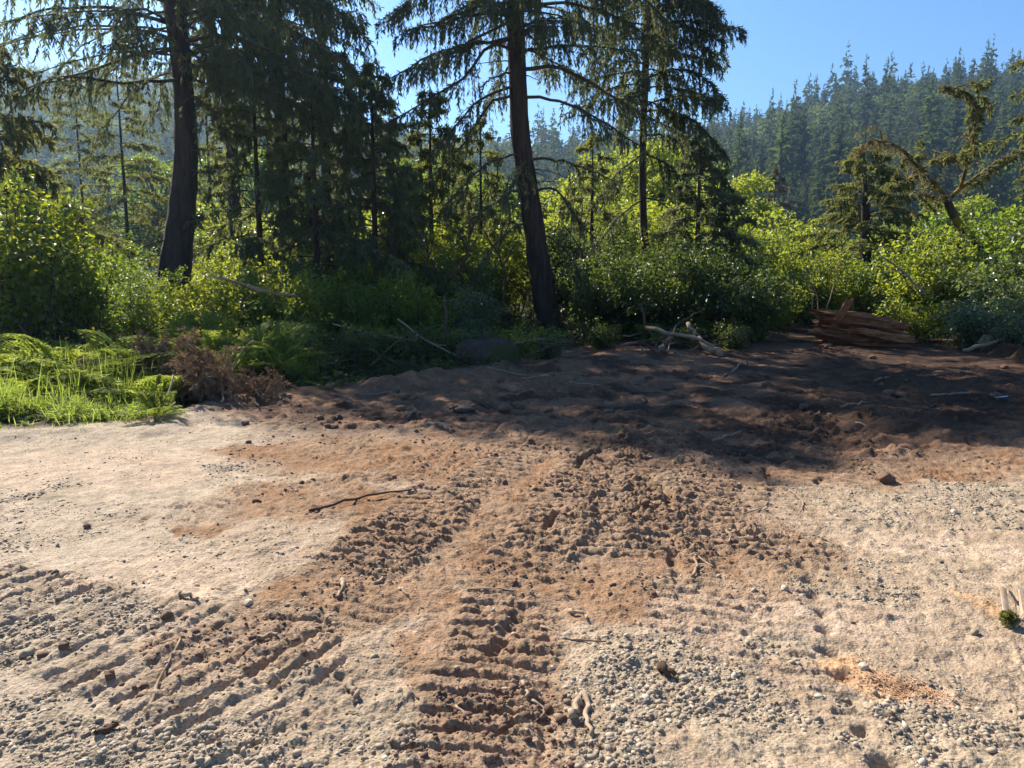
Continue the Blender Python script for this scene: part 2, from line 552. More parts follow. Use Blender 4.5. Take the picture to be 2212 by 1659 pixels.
def ground(x, y, color=True):
    x = np.asarray(x, float).ravel()
    y = np.asarray(y, float).ravel()
    r = np.hypot(x, y)
    wx = x + .22 * fbm(x * 1.1, y * 1.1, 3, 31) + .05 * fbm(x * 6, y * 6, 2, 35)
    wy = y + .30 * fbm(x * 1.1, y * 1.1, 3, 32) + .06 * fbm(x * 6, y * 6, 2, 36)
    ey = edge_y(wx, wy)
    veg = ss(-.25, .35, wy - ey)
    near = 1 - ss(14, 40, r)
    mid = 1 - ss(8, 26, r)
    grav = blobs(wx, wy, GRAVEL)
    dirt = blobs(wx, wy, DIRT)
    pale = blobs(wx, wy, PALE)
    g0 = fbm(x * 2.4, y * 2.4, 4, 41)
    grav = ss(.12, 1.05, grav + .55 * g0)
    dirt = ss(.28, .68, dirt + .26 * fbm(x * 2.1, y * 2.1, 4, 43))
    u = x / np.maximum(y, .1)
    # churned dark soil starts beyond the pale yard
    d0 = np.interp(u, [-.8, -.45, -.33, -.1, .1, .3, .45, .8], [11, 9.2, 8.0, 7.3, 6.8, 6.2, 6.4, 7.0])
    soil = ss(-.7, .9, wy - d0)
    road = (1 - ss(-2.6, -1.4, wx + .15 * (wy - 6))) * (1 - soil)
    h = .05 * fbm(x * .35, y * .35, 3, 1) * (1 + 1.2 * ss(8, 14, r)) * near
    # loose soil
    sl = soil * (1 - veg * .6) * mid
    h += sl * (.050 * fbm(x * .9, y * .9, 3, 3) + .035 * fbm(x * 3.1, y * 3.1, 3, 4) + .020 * fbm(x * 11, y * 11, 3, 6))
    cl = clods(wx * 3.4, wy * 3.4, 5, .4) * .055 + clods(wx * 9, wy * 9, 9, .55) * .034
    h += sl * cl * ss(-.2, .3, fbm(x * .8, y * .8, 3, 14))
    # berm of pushed-up soil along the edge of the clearing
    berm = np.exp(-((wy - ey + .35) / .42)**2) * (.10 + .12 * ss(-.1, .5, fbm(x * .7, y * .7, 3, 19)))
    h += berm * np.interp(u, [-.8, -.48, -.4, -.2, 0, .2, .33, .42, .8], [.25, .35, .9, .7, 1.0, .6, .8, 1.2, 1.2])
    # ridge beside the gravel road
    tr, tdk, em = track_marks(x, y)
    # pressed yard
    yard = (1 - soil) * (1 - .75 * em)
    h += yard * (1 - .45 * road) * (.012 * fbm(x * 3, y * 3, 4, 7) + .008 * fbm(x * 12, y * 12, 4, 8) + .010 * np.maximum(0, fbm(x * 22, y * 22, 3, 18)) + clods(wx * 20, wy * 20, 81, .35) * .010)
    dl = dirt * yard
    lumpy = ss(-.15, .35, fbm(x * 1.9, y * 1.9, 3, 23))
    h += dl * lumpy * (.012 * fbm(x * 11, y * 11, 4, 10) + clods(wx * 13, wy * 13, 21, .4) * .017 + clods(wx * 28, wy * 28, 25, .6) * .012)
    h += yard * grav * (.012 * fbm(x * 9, y * 9, 3, 11) + clods(wx * 30, wy * 30, 55, .5) * .006)
    h += tr * (1 - veg)
    h = h + veg * .10 * fbm(x * .6, y * .6, 3, 51) * near
    if not color: return h
    f1, f2 = fbm(x * 1.7, y * 1.7, 5, 61), fbm(x * 7, y * 7, 4, 62)
    def C(a): return np.array(a)[None]
    c = C((.370, .277, .190)) * np.ones((len(x), 1))
    def lay(c, col, m): return c + (C(col) - c) * np.clip(m, 0, 1)[:, None]
    c = lay(c, (.395, .318, .232), road * .85)
    c = lay(c, (.43, .325, .232), ss(.2, .7, pale + .35 * f2) * .85)
    c = lay(c, (.235, .128, .064), np.maximum(dl, 0) * (.78 + .3 * f1 + .2 * f2))
    c = lay(c, (.185, .102, .056), tdk * .70 * (1 - .6 * grav))
    c = lay(c, (.335, .268, .188), grav * .75 * (1 - .45 * tdk))
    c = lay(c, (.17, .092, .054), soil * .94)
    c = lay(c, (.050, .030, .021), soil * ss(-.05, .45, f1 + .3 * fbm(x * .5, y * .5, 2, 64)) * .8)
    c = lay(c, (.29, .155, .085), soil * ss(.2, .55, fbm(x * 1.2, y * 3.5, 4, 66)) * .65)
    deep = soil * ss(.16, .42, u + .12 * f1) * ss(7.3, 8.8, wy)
    c = lay(c, (.048, .027, .016), deep * .85)  # dark humus, darkened further to carry the tree shadow in its colour
    c = lay(c, (.60, .33, .15), ss(.35, .75, blobs(wx, wy, CHIPS) + .45 * fbm(x * 19, y * 19, 3, 67)) * .5)
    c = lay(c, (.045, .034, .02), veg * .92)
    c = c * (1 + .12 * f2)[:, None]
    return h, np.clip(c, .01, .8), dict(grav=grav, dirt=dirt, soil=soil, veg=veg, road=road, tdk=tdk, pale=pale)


def gz(x, y):
    """height of the built sheet at one place"""
    a, r = math.degrees(math.atan2(x, y)), min(max(math.hypot(x, y), _r[0]), _r[-1] * .999)
    i = min(max(int(np.searchsorted(_a, a)) - 1, 0), len(_a) - 2)
    j = min(max(int(np.searchsorted(_r, r)) - 1, 0), len(_r) - 2)
    fa = (a - _a[i]) / (_a[i + 1] - _a[i])
    fr = (r - _r[j]) / (_r[j + 1] - _r[j])
    G = _GH
    return float((G[j, i] * (1 - fa) + G[j, i + 1] * fa) * (1 - fr) + (G[j + 1, i] * (1 - fa) + G[j + 1, i + 1] * fa) * fr)


# one sheet: fine where it is close, coarse to the horizon
_a = np.concatenate([np.linspace(-180, -46, 50)[:-1], np.linspace(-46, 46, 1050), np.linspace(46, 180, 50)[1:-1]])
_r = np.concatenate([np.geomspace(.25, 1.7, 24)[:-1], np.geomspace(1.7, 26, 1020), np.geomspace(26, 1150, 90)[1:]])
A_, R_ = np.meshgrid(np.radians(_a), _r)
gx, gy = (np.sin(A_) * R_), (np.cos(A_) * R_)
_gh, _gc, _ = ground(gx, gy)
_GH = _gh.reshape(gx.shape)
_mb = MB()
na, nr = len(_a), len(_r)
i_ = np.arange(nr - 1)[:, None] * na
j_ = np.arange(na)[None]
jn_ = (j_ + 1) % na
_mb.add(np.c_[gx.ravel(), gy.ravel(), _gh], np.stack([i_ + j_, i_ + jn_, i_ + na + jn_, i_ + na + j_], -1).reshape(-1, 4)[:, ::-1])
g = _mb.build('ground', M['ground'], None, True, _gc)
tag(g, kind='structure')

# ------------------------------------------------------------------ stones
rng = np.random.default_rng(11)
_t = (1 + 5**.5) / 2
ICO_V = nrm(np.array([(-1, _t, 0), (1, _t, 0), (-1, -_t, 0), (1, -_t, 0), (0, -1, _t), (0, 1, _t), (0, -1, -_t), (0, 1, -_t), (_t, 0, -1), (_t, 0, 1), (-_t, 0, -1), (-_t, 0, 1)]))
ICO_T = np.array([(0, 11, 5), (0, 5, 1), (0, 1, 7), (0, 7, 10), (0, 10, 11), (1, 5, 9), (5, 11, 4), (11, 10, 2), (10, 7, 6), (7, 1, 8), (3, 9, 4), (3, 4, 2), (3, 2, 6), (3, 6, 8), (3, 8, 9), (4, 9, 5), (2, 4, 11), (6, 2, 10), (8, 6, 7), (9, 8, 1)])


def pebbles(mb, P, size, var, rng, flat=.55):
    n = len(P)
    sc = np.stack([rng.uniform(.8, 1.3, n), rng.uniform(.55, .95, n), rng.uniform(flat * .8, flat * 1.25, n)], 1) * size[:, None] * .5
    V = ICO_V[None] * (1 + rng.normal(0, .12, (n, 12, 1))) * sc[:, None]
    az, tl = rng.uniform(0, 2 * PI, n), rng.normal(0, .35, n)
    x, y, z = V[..., 0], V[..., 1], V[..., 2]
    x, z = x * np.cos(tl)[:, None] - z * np.sin(tl)[:, None], x * np.sin(tl)[:, None] + z * np.cos(tl)[:, None]
    x, y = x * np.cos(az)[:, None] - y * np.sin(az)[:, None], x * np.sin(az)[:, None] + y * np.cos(az)[:, None]
    V = np.stack([x, y, z], -1) + P[:, None]
    T = ICO_T[None] + (np.arange(n) * 12)[:, None, None]
    mb.add(V, None, T, np.repeat(var, 12))


def scatter(n, rlo, rhi, rng, amax=44, power=1.0):
    a = np.radians(rng.uniform(-amax, amax, n))
    r = np.exp(rng.uniform(np.log(rlo), np.log(rhi), n)) if power == 1 else rlo + (rhi - rlo) * rng.random(n)**power
    return np.sin(a) * r, np.cos(a) * r


N = 620000
sx, sy = scatter(N, 1.9, 10.5, rng)
hh, cc, mk = ground(sx, sy)
p_keep = (.62 * mk['grav']**1.5 * (1 - .55 * mk['tdk']) + .10 + .14 * mk['road']) * (1 - .85 * mk['soil']) * (1 - mk['veg'])
p_keep *= ss(-.45, .55, fbm(sx * 3, sy * 3, 4, 88) + .25 * mk['grav'])
k = rng.random(N) < p_keep * np.clip((sx**2 + sy**2)**.5 / 5.0, .35, 1) * .75
sx, sy, hh, gv = sx[k], sy[k], hh[k], mk['grav'][k]
size = np.exp(rng.normal(math.log(.0076), .60, len(sx))) * (1 + .6 * gv)
size = np.clip(size, .004, .036)
mb = MB()
pebbles(mb, np.c_[sx, sy, hh + size * rng.uniform(-.14, .08, len(sx))], size, np.clip(rng.normal(.52, .22, len(sx)), 0, 1), rng)
tag(mb.build('gravel', M['stone'], None, True), 'grey and tan river gravel scattered over the dirt yard', 'gravel', kind='stuff')
n_grav = len(sx)

# crumbs of dark soil
N = 200000
sx, sy = scatter(N, 2.0, 17, rng)
hh, cc, mk = ground(sx, sy)
p_keep = (.25 * mk['soil'] + .5 * mk['tdk'] + .22 * mk['dirt']) * (1 - mk['veg'] * .7) * ss(-.1, .4, fbm(sx * 1.6, sy * 1.6, 3, 77))
k = rng.random(N) < p_keep * .45
sx, sy, hh = sx[k], sy[k], hh[k]
far = np.hypot(sx, sy)
size = np.clip(np.exp(rng.normal(math.log(.014), .5, len(sx))) * (.7 + far / 12), .006, .075)
mb = MB()
pebbles(mb, np.c_[sx, sy, hh - size * .02], size, rng.random(len(sx)), rng, .6)
tag(mb.build('soil_crumbs', M['clod'], None, True), 'crumbs of loose brown soil thrown up by the tracks', 'soil crumbs', kind='stuff')
print('stones', n_grav, 'crumbs', len(sx))
# ------------------------------------------------------------------ conifers
DOWN = np.array([0, 0, -1.0])


def limb_curve(o, az, L, rise, droop, rng, n=9, tip=.10):
    s = np.linspace(0, 1, n)
    hx, hy = math.sin(az), math.cos(az)
    side = rng.normal(0, .05) * L
    z = L * (rise * s - droop * s**2 + tip * np.maximum(s - .7, 0)**1.0)
    x = o[0] + hx * L * s + hy * side * s**2
    y = o[1] + hy * L * s - hx * side * s**2
    p = np.c_[x, y, o[2] + z]
    p[1:] += rng.normal(0, .012 * L**.5, (n - 1, 3))
    return p


def along(pts, t):
    d = np.concatenate([[0], np.cumsum(np.linalg.norm(np.diff(pts, axis=0), axis=1))])
    s = t * d[-1]
    return np.stack([np.interp(s, d, pts[:, i]) for i in range(3)], -1), d[-1]


def hang_twigs(limbs, rng, per_m=9, tl=.9, t0=.22, droop=1.0, spread=.7, taper=.7):
    """start, direction, length of the side twigs of all limbs"""
    P, D, L = [], [], []
    for pts, dens in limbs:
        Ln = np.linalg.norm(np.diff(pts, axis=0), axis=1).sum()
        n = max(3, int(per_m * Ln * dens))
        t = t0 + (1 - t0) * rng.random(n)**.85
        p, _ = along(pts, t)
        q, _ = along(pts, np.clip(t + .02, 0, 1.0))
        q0, _ = along(pts, np.clip(t - .02, 0, 1.0))
        fw = nrm(q - q0)
        sd = nrm(np.cross(fw, DOWN)) * np.sign(rng.random(n) - .5)[:, None]
        P.append(p)
        D.append(nrm(fw * .55 + sd * spread * rng.uniform(.4, 1.3, (n, 1)) + rng.normal(0, .15, (n, 3))))
        L.append(tl * rng.uniform(.45, 1.15, n) * (1 - taper * np.maximum(t - .45, 0) / .55 * .75) * min(1.0, .35 + Ln / 3.2))
    return np.concatenate(P), np.concatenate(D), np.concatenate(L)


def twig_pts(P, D, L, droop, k=6):
    s = np.linspace(0, 1, k)[None, :, None]
    l = L[:, None, None]
    f = np.exp(-1.6 * droop * s)
    hor = (1 - f) / (1.6 * droop)
    return P[:, None] + D[:, None] * l * hor + DOWN * l * (s - hor) * .95


def needles(mb, tp, L, rng, per_m=34, bl=.15, bw=.035, out=.55, tint=.0):
    m, k, _ = tp.shape
    cnt = np.maximum(2, (L * per_m * rng.uniform(.6, 1.25, m)).astype(int))
    idx = np.repeat(np.arange(m), cnt)
    n = len(idx)
    s = rng.random(n) * (k - 1) * .999
    i = s.astype(int)
    f = (s - i)[:, None]
    a, b = tp[idx, i], tp[idx, i + 1]
    p = a + (b - a) * f
    d = nrm(b - a)
    d = nrm(d + nrm(rng.normal(0, 1, (n, 3))) * out)
    N = nrm(rng.normal(0, 1, (n, 3)))
    tv = np.repeat(np.clip(rng.normal(.45 + tint, .17, m), 0, 1), cnt)
    kites(mb, p, d, N, bl * rng.uniform(.6, 1.3, n), bw * rng.uniform(.7, 1.3, n), np.clip(tv + rng.normal(0, .12, n), 0, 1))


def trunk_tube(path, radii, rng, sides=12, n=40, flare=1.6, flare_h=1.0):
    p = smooth_path(path, n)
    rr = np.interp(np.linspace(0, 1, n), np.linspace(0, 1, len(radii)), radii)
    z = p[:, 2] - p[0, 2]
    rr = rr * (1 + (flare - 1) * np.exp(-z / (flare_h * .45)))
    mb = MB()
    tube(mb, p, rr, sides, rough=.05, rng=rng)
    return mb, p, rr


def trunk_at(p, z):
    return np.array([np.interp(z, p[:, 2], p[:, i]) for i in range(3)])


def spruce(name, path, radii, H0, Lmax, nlimb, rng, label, cat='spruce tree', extra=(), rise=.12, droop=.42, per_m=9, tl=.9, nd=34, bl=.15, bw=.035,
           mat='needle', shape=.8, dens_side=None, group=None, flare=1.6, tw=True, hang=1.0, lmin=.12, limb_r=.022, az_bias=None, bareness=.22, stubs=0, moss=0, trunk_mat='bark'):
    base = np.array(path[0], float)
    root = empty(name, tuple(base), 0, label, cat, group)
    loc = [np.array(q, float) - base for q in path]
    tm, p, rr = trunk_tube(loc, radii, rng, flare=flare)
    trunk = tm.build('trunk', M[trunk_mat], root, True)
    top = p[-1, 2]
    limbs = []
    lm = MB()
    for i in range(nlimb):
        z = H0 + (top - H0) * ((i + rng.random()) / nlimb)**.92
        f = 1 - (z - H0) / (top - H0)
        az = (i * 2.399 + rng.normal(0, .5)) % (2 * PI)
        L = Lmax * (lmin + (1 - lmin) * f**shape) * rng.uniform(.72, 1.12)
        d = 1.0
        if dens_side: d, ls = dens_side(az, z); L *= ls
        o = trunk_at(p, z)
        pts = limb_curve(o, az, L, rise + .25 * (1 - f) + rng.normal(0, .06), droop * rng.uniform(.7, 1.25), rng)
        limbs.append((pts, d))
        tube(lm, pts, np.linspace(limb_r * (.6 + L / Lmax), .006, len(pts)), 5)
    for pts, d, r in extra:
        q = smooth_path(np.asarray(pts, float) - base, 14)
        q[1:] += rng.normal(0, .02, (13, 3))
        limbs.append((q, d))
        tube(lm, q, np.linspace(r, .012, len(q)), 6)
    for i in range(stubs):
        z = .8 + (H0 - .4) * rng.random()
        o = trunk_at(p, z)
        pts = limb_curve(o, rng.uniform(0, 2 * PI), rng.uniform(.3, 1.3), rng.uniform(-.1, .4), .3, rng, 5)
        tube(lm, pts, np.linspace(.022, .006, len(pts)), 4)
    lim = [l for l in limbs if l[1] > .02]
    P, D, L = hang_twigs(lim, rng, per_m, tl, bareness)
    tp = twig_pts(P, D, L, hang * rng.uniform(.6, 1.5, len(P))[:, None, None] * 1.0)
    if tw: ribbons(lm, tp, .011, rng)
    lm.build('branches', M['limb'], trunk)
    cr = MB()
    needles(cr, tp, L, rng, nd, bl, bw)
    # sprays along the limbs themselves
    for pts, d in lim:
        n = int(len(pts) * 10 * d)
        q, _ = along(pts, .3 + .7 * rng.random(n))
        kites(cr, q, nrm(rng.normal(0, 1, (n, 3)) + DOWN * .4), nrm(rng.normal(0, 1, (n, 3))), bl * 1.1, bw, np.clip(rng.normal(.5, .15, n), 0, 1))
    cr.build('crown', M[mat], root)
    if moss:
        mm = MB()
        n = moss
        li = rng.integers(0, len(limbs), n)
        st = np.array([along(limbs[j][0], np.array([rng.random()]))[0][0] for j in li])
        ln = rng.uniform(.15, .6, n)
        tpm = twig_pts(st, nrm(rng.normal(0, 1, (n, 3))), ln, np.full((n, 1, 1), 3.0), 5)
        ribbons(mm, tpm, .035, rng)
        needles(mm, tpm, ln, rng, 30, .07, .02, .5)
        mm.build('hanging_moss', M['moss'], root)
    return root


rng = np.random.default_rng(5)


def pxpath(lst): return [at(px, py, Y) for px, py, Y in lst]


def grounded(q):
    q = np.array(q, float)
    q[2] = gz(q[0], q[1]) - .06
    return q


# --- the tall spruce in the middle
YM = 21.0
tr = pxpath([(1190, 722, YM), (1160, 540, YM), (1143, 420, YM), (1126, 300, YM), (1118, 170, YM), (1113, 20, YM), (1110, -200, YM), (1108, -520, YM)])
tr[0] = grounded(tr[0])


def px_limb(*l): return pxpath(l)


ex = [
    (px_limb((1105, 2, 21), (1000, 25, 20.6), (940, 55, 20.2), (873, 66, 20)), .9, .045),
    (px_limb((1110, 40, 21), (1006, 95, 20.5), (910, 130, 20), (817, 190, 19.6)), .9, .045),
    (px_limb((1112, 78, 21), (1041, 115, 20.4), (1010, 161, 20), (929, 213, 19.4), (824, 275, 19)), .9, .05),
    (px_limb((1118, 152, 21), (1075, 165, 20.6), (1041, 186, 20.2)), .25, .04),
    (px_limb((1120, 180, 21), (1027, 224, 20), (992, 262, 19.4), (930, 330, 19)), .8, .045),
    (px_limb((1120, 205, 21), (1069, 217, 20.6), (1010, 297, 20.2), (929, 385, 19.8)), .5, .045),
    (px_limb((1122, 150, 21), (1195, 143, 20.6), (1265, 175, 20), (1384, 245, 19.6), (1489, 300, 19.4)), .9, .055),
    (px_limb((1122, 205, 21), (1226, 224, 20.2), (1314, 270, 19.5), (1400, 330, 19.2)), .8, .045),
    (px_limb((1130, 342, 21), (1210, 348, 20.5), (1280, 372, 20), (1342, 396, 19.7)), .5, .04),
    (px_limb((1140, 412, 21), (1190, 408, 20.8), (1245, 470, 20), (1290, 520, 19.6)), .8, .04),
    (px_limb((1142, 415, 21), (1120, 412, 21), (1050, 450, 20.3), (1010, 480, 20)), .5, .035),
    (px_limb((1150, 470, 21), (1100, 500, 20.4), (1055, 550, 20), (1015, 615, 19.7)), .6, .03),
    (px_limb((1160, 500, 21), (1200, 520, 20.6), (1240, 570, 20), (1275, 640, 19.6)), .6, .03),
    (px_limb((1132, 330, 21), (1070, 345, 20.3), (1010, 390, 19.8), (960, 460, 19.5)), .7, .035),
    (px_limb((1135, 360, 21), (1130, 350, 20.2), (1110, 390, 19.4), (1090, 450, 19)), .6, .03),
    (px_limb((1115, 60, 21), (1180, 42, 20.5), (1225, 40, 20.2)), .1, .045),
    (px_limb((1113, 20, 21), (1250, 10, 20.4), (1340, 40, 20), (1440, 110, 19.7)), 1.2, .05),
    (px_limb((1112, -30, 21), (1250, -60, 20), (1360, -20, 19.5), (1460, 60, 19.2)), 1.3, .05),
    (px_limb((1112, -60, 21), (1000, -40, 20), (900, -10, 19.5), (840, 40, 19.2)), 1.2, .05),
]
spruce('spruce_tree', tr, [.36, .31, .27, .24, .235, .23, .20, .03], 7.2, 4.6, 78, rng,
       'tall dark spruce with a bare leaning trunk and drooping limbs at the clearing edge', extra=ex, per_m=13, tl=1.15, nd=34, bl=.14, bw=.030, hang=1.5, limb_r=.034, shape=.7, flare=1.35, stubs=14, moss=160, bareness=.3,
       dens_side=lambda az, z: (1.0, 1.0 if z > 9 else .75))

# --- the broad spruce on the left
YL = 20.0
tl_ = pxpath([(362, 690, YL), (375, 600, YL), (385, 520, YL), (402, 350, YL), (395, 180, YL), (375, 0, YL), (362, -180, YL), (340, -560, YL)])
tl_[0] = grounded(tl_[0])
exl = [
    (px_limb((398, 30, 20), (520, 10, 19), (640, 70, 18.4), (770, 150, 18)), 1.1, .06),
    (px_limb((398, 90, 20), (500, 80, 19), (620, 130, 18.4), (760, 230, 18)), 1.1, .06),
    (px_limb((398, -40, 20), (560, -60, 19), (700, 0, 18.6), (800, 90, 18.4)), 1.2, .06),
    (px_limb((400, 140, 20), (480, 150, 19.2), (580, 190, 18.6), (700, 260, 18.4)), 1.4, .05),
    (px_limb((392, 110, 20), (290, 120, 19), (170, 160, 18), (20, 200, 17)), .5, .05),
    (px_limb((396, 170, 20), (270, 180, 18.6), (110, 170, 17.5), (0, 260, 17)), .5, .05),
    (px_limb((396, 60, 20), (250, 20, 19), (100, 20, 18), (-60, 80, 17.5)), .55, .05),
    (px_limb((380, -20, 20), (230, -50, 19), (60, -40, 18), (-80, 0, 17.5)), .5, .05),
    (px_limb((402, 330, 20), (440, 326, 19.6), (480, 318, 19.4)), .2, .03),
    (px_limb((402, 365, 20), (440, 372, 19.6), (470, 366, 19.4)), .2, .03),
    (px_limb((400, 200, 20), (450, 230, 19.4), (500, 290, 19)), .9, .04),
]
spruce('spruce_tree', tl_, [.42, .38, .31, .25, .25, .25, .22, .03], 6.6, 5.6, 130, rng,
       'broad dense spruce with thick trunk and hanging dark sprays, left of the bare-trunked one', extra=exl, per_m=11, tl=1.3, nd=34, bl=.15, bw=.032, hang=1.4, shape=.55, flare=1.75, bareness=.16, stubs=10,
       dens_side=lambda az, z: ((.30 if math.sin(az) < -.1 else 1.0), .55 if math.sin(az) < .2 and z > 8.5 else 1.0))

# --- slimmer spruce to the right of the middle one
YS = 24.5
ts = pxpath([(1402, 672, YS), (1396, 560, YS), (1390, 470, YS), (1388, 350, YS), (1392, 200, YS), (1398, 60, YS), (1402, -140, YS), (1405, -420, YS)])
ts[0] = grounded(ts[0])
exs = [
    (px_limb((1396, 120, 24.5), (1450, 60, 24), (1510, 60, 23.6), (1562, 90, 23.4)), 1.6, .035),
    (px_limb((1394, 170, 24.5), (1450, 150, 24), (1510, 160, 23.6), (1566, 215, 23.4)), 1.6, .035),
    (px_limb((1390, 240, 24.5), (1450, 240, 24), (1520, 280, 23.6), (1570, 340, 23.4)), 2.0, .035),
    (px_limb((1390, 290, 24.5), (1460, 300, 23.8), (1530, 350, 23.2), (1590, 420, 23)), 2.0, .035),
    (px_limb((1390, 330, 24.5), (1450, 360, 23.8), (1500, 420, 23.2), (1550, 480, 23)), 1.6, .035),
    (px_limb((1395, 60, 24.5), (1450, 0, 24), (1500, 0, 23.6), (1550, 40, 23.4)), 1.8, .035),
    (px_limb((1390, 330, 24.5), (1340, 370, 24), (1290, 430, 23.6)), .8, .03),
    (px_limb((1390, 430, 24.5), (1340, 465, 24), (1300, 520, 23.5), (1270, 590, 23.2)), .6, .025),
    (px_limb((1392, 500, 24.5), (1430, 525, 24), (1465, 580, 23.5)), .5, .025),
    (px_limb((1388, 420, 24.5), (1450, 455, 23.6), (1500, 520, 23), (1530, 580, 22.6)), .3, .03),
]
spruce('spruce_tree', ts, [.15, .12, .11, .11, .11, .105, .09, .02], 6.6, 3.1, 84, rng,
       'slim-trunked spruce with heavy dark foliage on its outer side, beside the blue sky', extra=exs, per_m=13, tl=1.1, nd=36, bl=.15, bw=.036, hang=1.3, shape=.5, flare=1.3, bareness=.12, stubs=8,
       dens_side=lambda az, z: (1.5 if math.sin(az) > 0 else .8, 1.0 if math.sin(az) > 0 else .8))

# --- smaller conifers among the thicket (each its own)
def small_conifer(px, Y, H, R, label, mat='needle', H0=1.0, nl=34, per_m=11, tl=.8, lean=0.0, nd=32, droop=.35, r=.10, rise=.1, shape=.8, moss=0, hang=.8, bl=.17, bw=.05):
    b = grounded([(px - 1106) / F * Y, Y, 0])
    path = [b, b + [lean * .3, 0, H * .35], b + [lean * .6, 0, H * .7], b + [lean, 0, H]]
    return spruce('conifer', path, [r, r * .8, r * .5, .015], H0, R, nl, rng, label, 'conifer', per_m=per_m, tl=tl, nd=nd, mat=mat, droop=droop, flare=1.3, tw=False, rise=rise, shape=shape, moss=moss, hang=hang, bl=bl, bw=bw, limb_r=.016)


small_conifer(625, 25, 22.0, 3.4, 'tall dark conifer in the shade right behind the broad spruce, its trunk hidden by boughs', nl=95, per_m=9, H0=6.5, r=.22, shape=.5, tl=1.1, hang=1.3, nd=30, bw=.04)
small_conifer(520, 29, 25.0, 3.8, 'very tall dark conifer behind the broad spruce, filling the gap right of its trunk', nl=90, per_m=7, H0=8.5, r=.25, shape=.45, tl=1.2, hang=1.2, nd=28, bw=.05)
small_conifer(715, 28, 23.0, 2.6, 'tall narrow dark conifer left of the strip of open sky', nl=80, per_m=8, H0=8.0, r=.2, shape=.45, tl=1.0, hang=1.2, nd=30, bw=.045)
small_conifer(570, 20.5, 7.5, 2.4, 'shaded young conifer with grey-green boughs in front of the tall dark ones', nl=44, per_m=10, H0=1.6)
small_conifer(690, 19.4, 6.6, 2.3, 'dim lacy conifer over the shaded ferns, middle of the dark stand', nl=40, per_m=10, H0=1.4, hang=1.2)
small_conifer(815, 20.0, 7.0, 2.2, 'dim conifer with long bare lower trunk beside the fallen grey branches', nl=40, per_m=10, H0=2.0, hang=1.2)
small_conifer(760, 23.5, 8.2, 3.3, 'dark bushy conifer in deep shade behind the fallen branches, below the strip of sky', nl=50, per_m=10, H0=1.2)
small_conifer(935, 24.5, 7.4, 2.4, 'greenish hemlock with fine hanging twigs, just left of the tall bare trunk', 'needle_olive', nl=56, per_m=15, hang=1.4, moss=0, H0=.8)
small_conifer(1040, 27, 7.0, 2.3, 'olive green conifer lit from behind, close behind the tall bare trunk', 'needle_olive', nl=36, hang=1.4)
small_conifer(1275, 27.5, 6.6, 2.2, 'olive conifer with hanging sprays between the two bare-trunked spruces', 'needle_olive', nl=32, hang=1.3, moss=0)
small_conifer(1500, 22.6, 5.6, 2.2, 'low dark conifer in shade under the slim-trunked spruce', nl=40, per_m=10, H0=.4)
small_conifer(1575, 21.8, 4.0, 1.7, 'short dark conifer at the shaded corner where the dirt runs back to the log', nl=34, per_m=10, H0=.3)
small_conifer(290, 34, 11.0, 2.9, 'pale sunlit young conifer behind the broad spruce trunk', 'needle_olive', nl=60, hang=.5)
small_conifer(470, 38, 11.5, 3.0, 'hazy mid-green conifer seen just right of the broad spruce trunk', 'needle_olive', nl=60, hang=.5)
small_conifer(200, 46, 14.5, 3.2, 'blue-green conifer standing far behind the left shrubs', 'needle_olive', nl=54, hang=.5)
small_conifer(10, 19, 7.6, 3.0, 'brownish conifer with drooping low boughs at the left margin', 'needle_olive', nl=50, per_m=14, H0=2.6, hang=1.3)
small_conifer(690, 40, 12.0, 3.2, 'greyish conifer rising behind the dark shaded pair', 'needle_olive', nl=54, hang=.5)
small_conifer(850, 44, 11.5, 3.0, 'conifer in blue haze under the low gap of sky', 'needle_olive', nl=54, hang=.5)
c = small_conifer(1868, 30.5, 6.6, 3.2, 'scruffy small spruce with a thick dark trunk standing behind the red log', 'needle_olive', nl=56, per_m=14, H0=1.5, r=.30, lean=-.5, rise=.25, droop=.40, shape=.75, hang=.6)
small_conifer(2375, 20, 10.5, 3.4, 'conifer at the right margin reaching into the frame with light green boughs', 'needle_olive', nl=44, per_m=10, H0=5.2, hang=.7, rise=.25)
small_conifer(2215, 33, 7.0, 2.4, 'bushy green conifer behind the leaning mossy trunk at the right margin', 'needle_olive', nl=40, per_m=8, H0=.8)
small_conifer(1660, 52, 9.0, 2.6, 'grey half-dead conifer at the foot of the forested hill', 'dead_grey', nl=40, per_m=9)

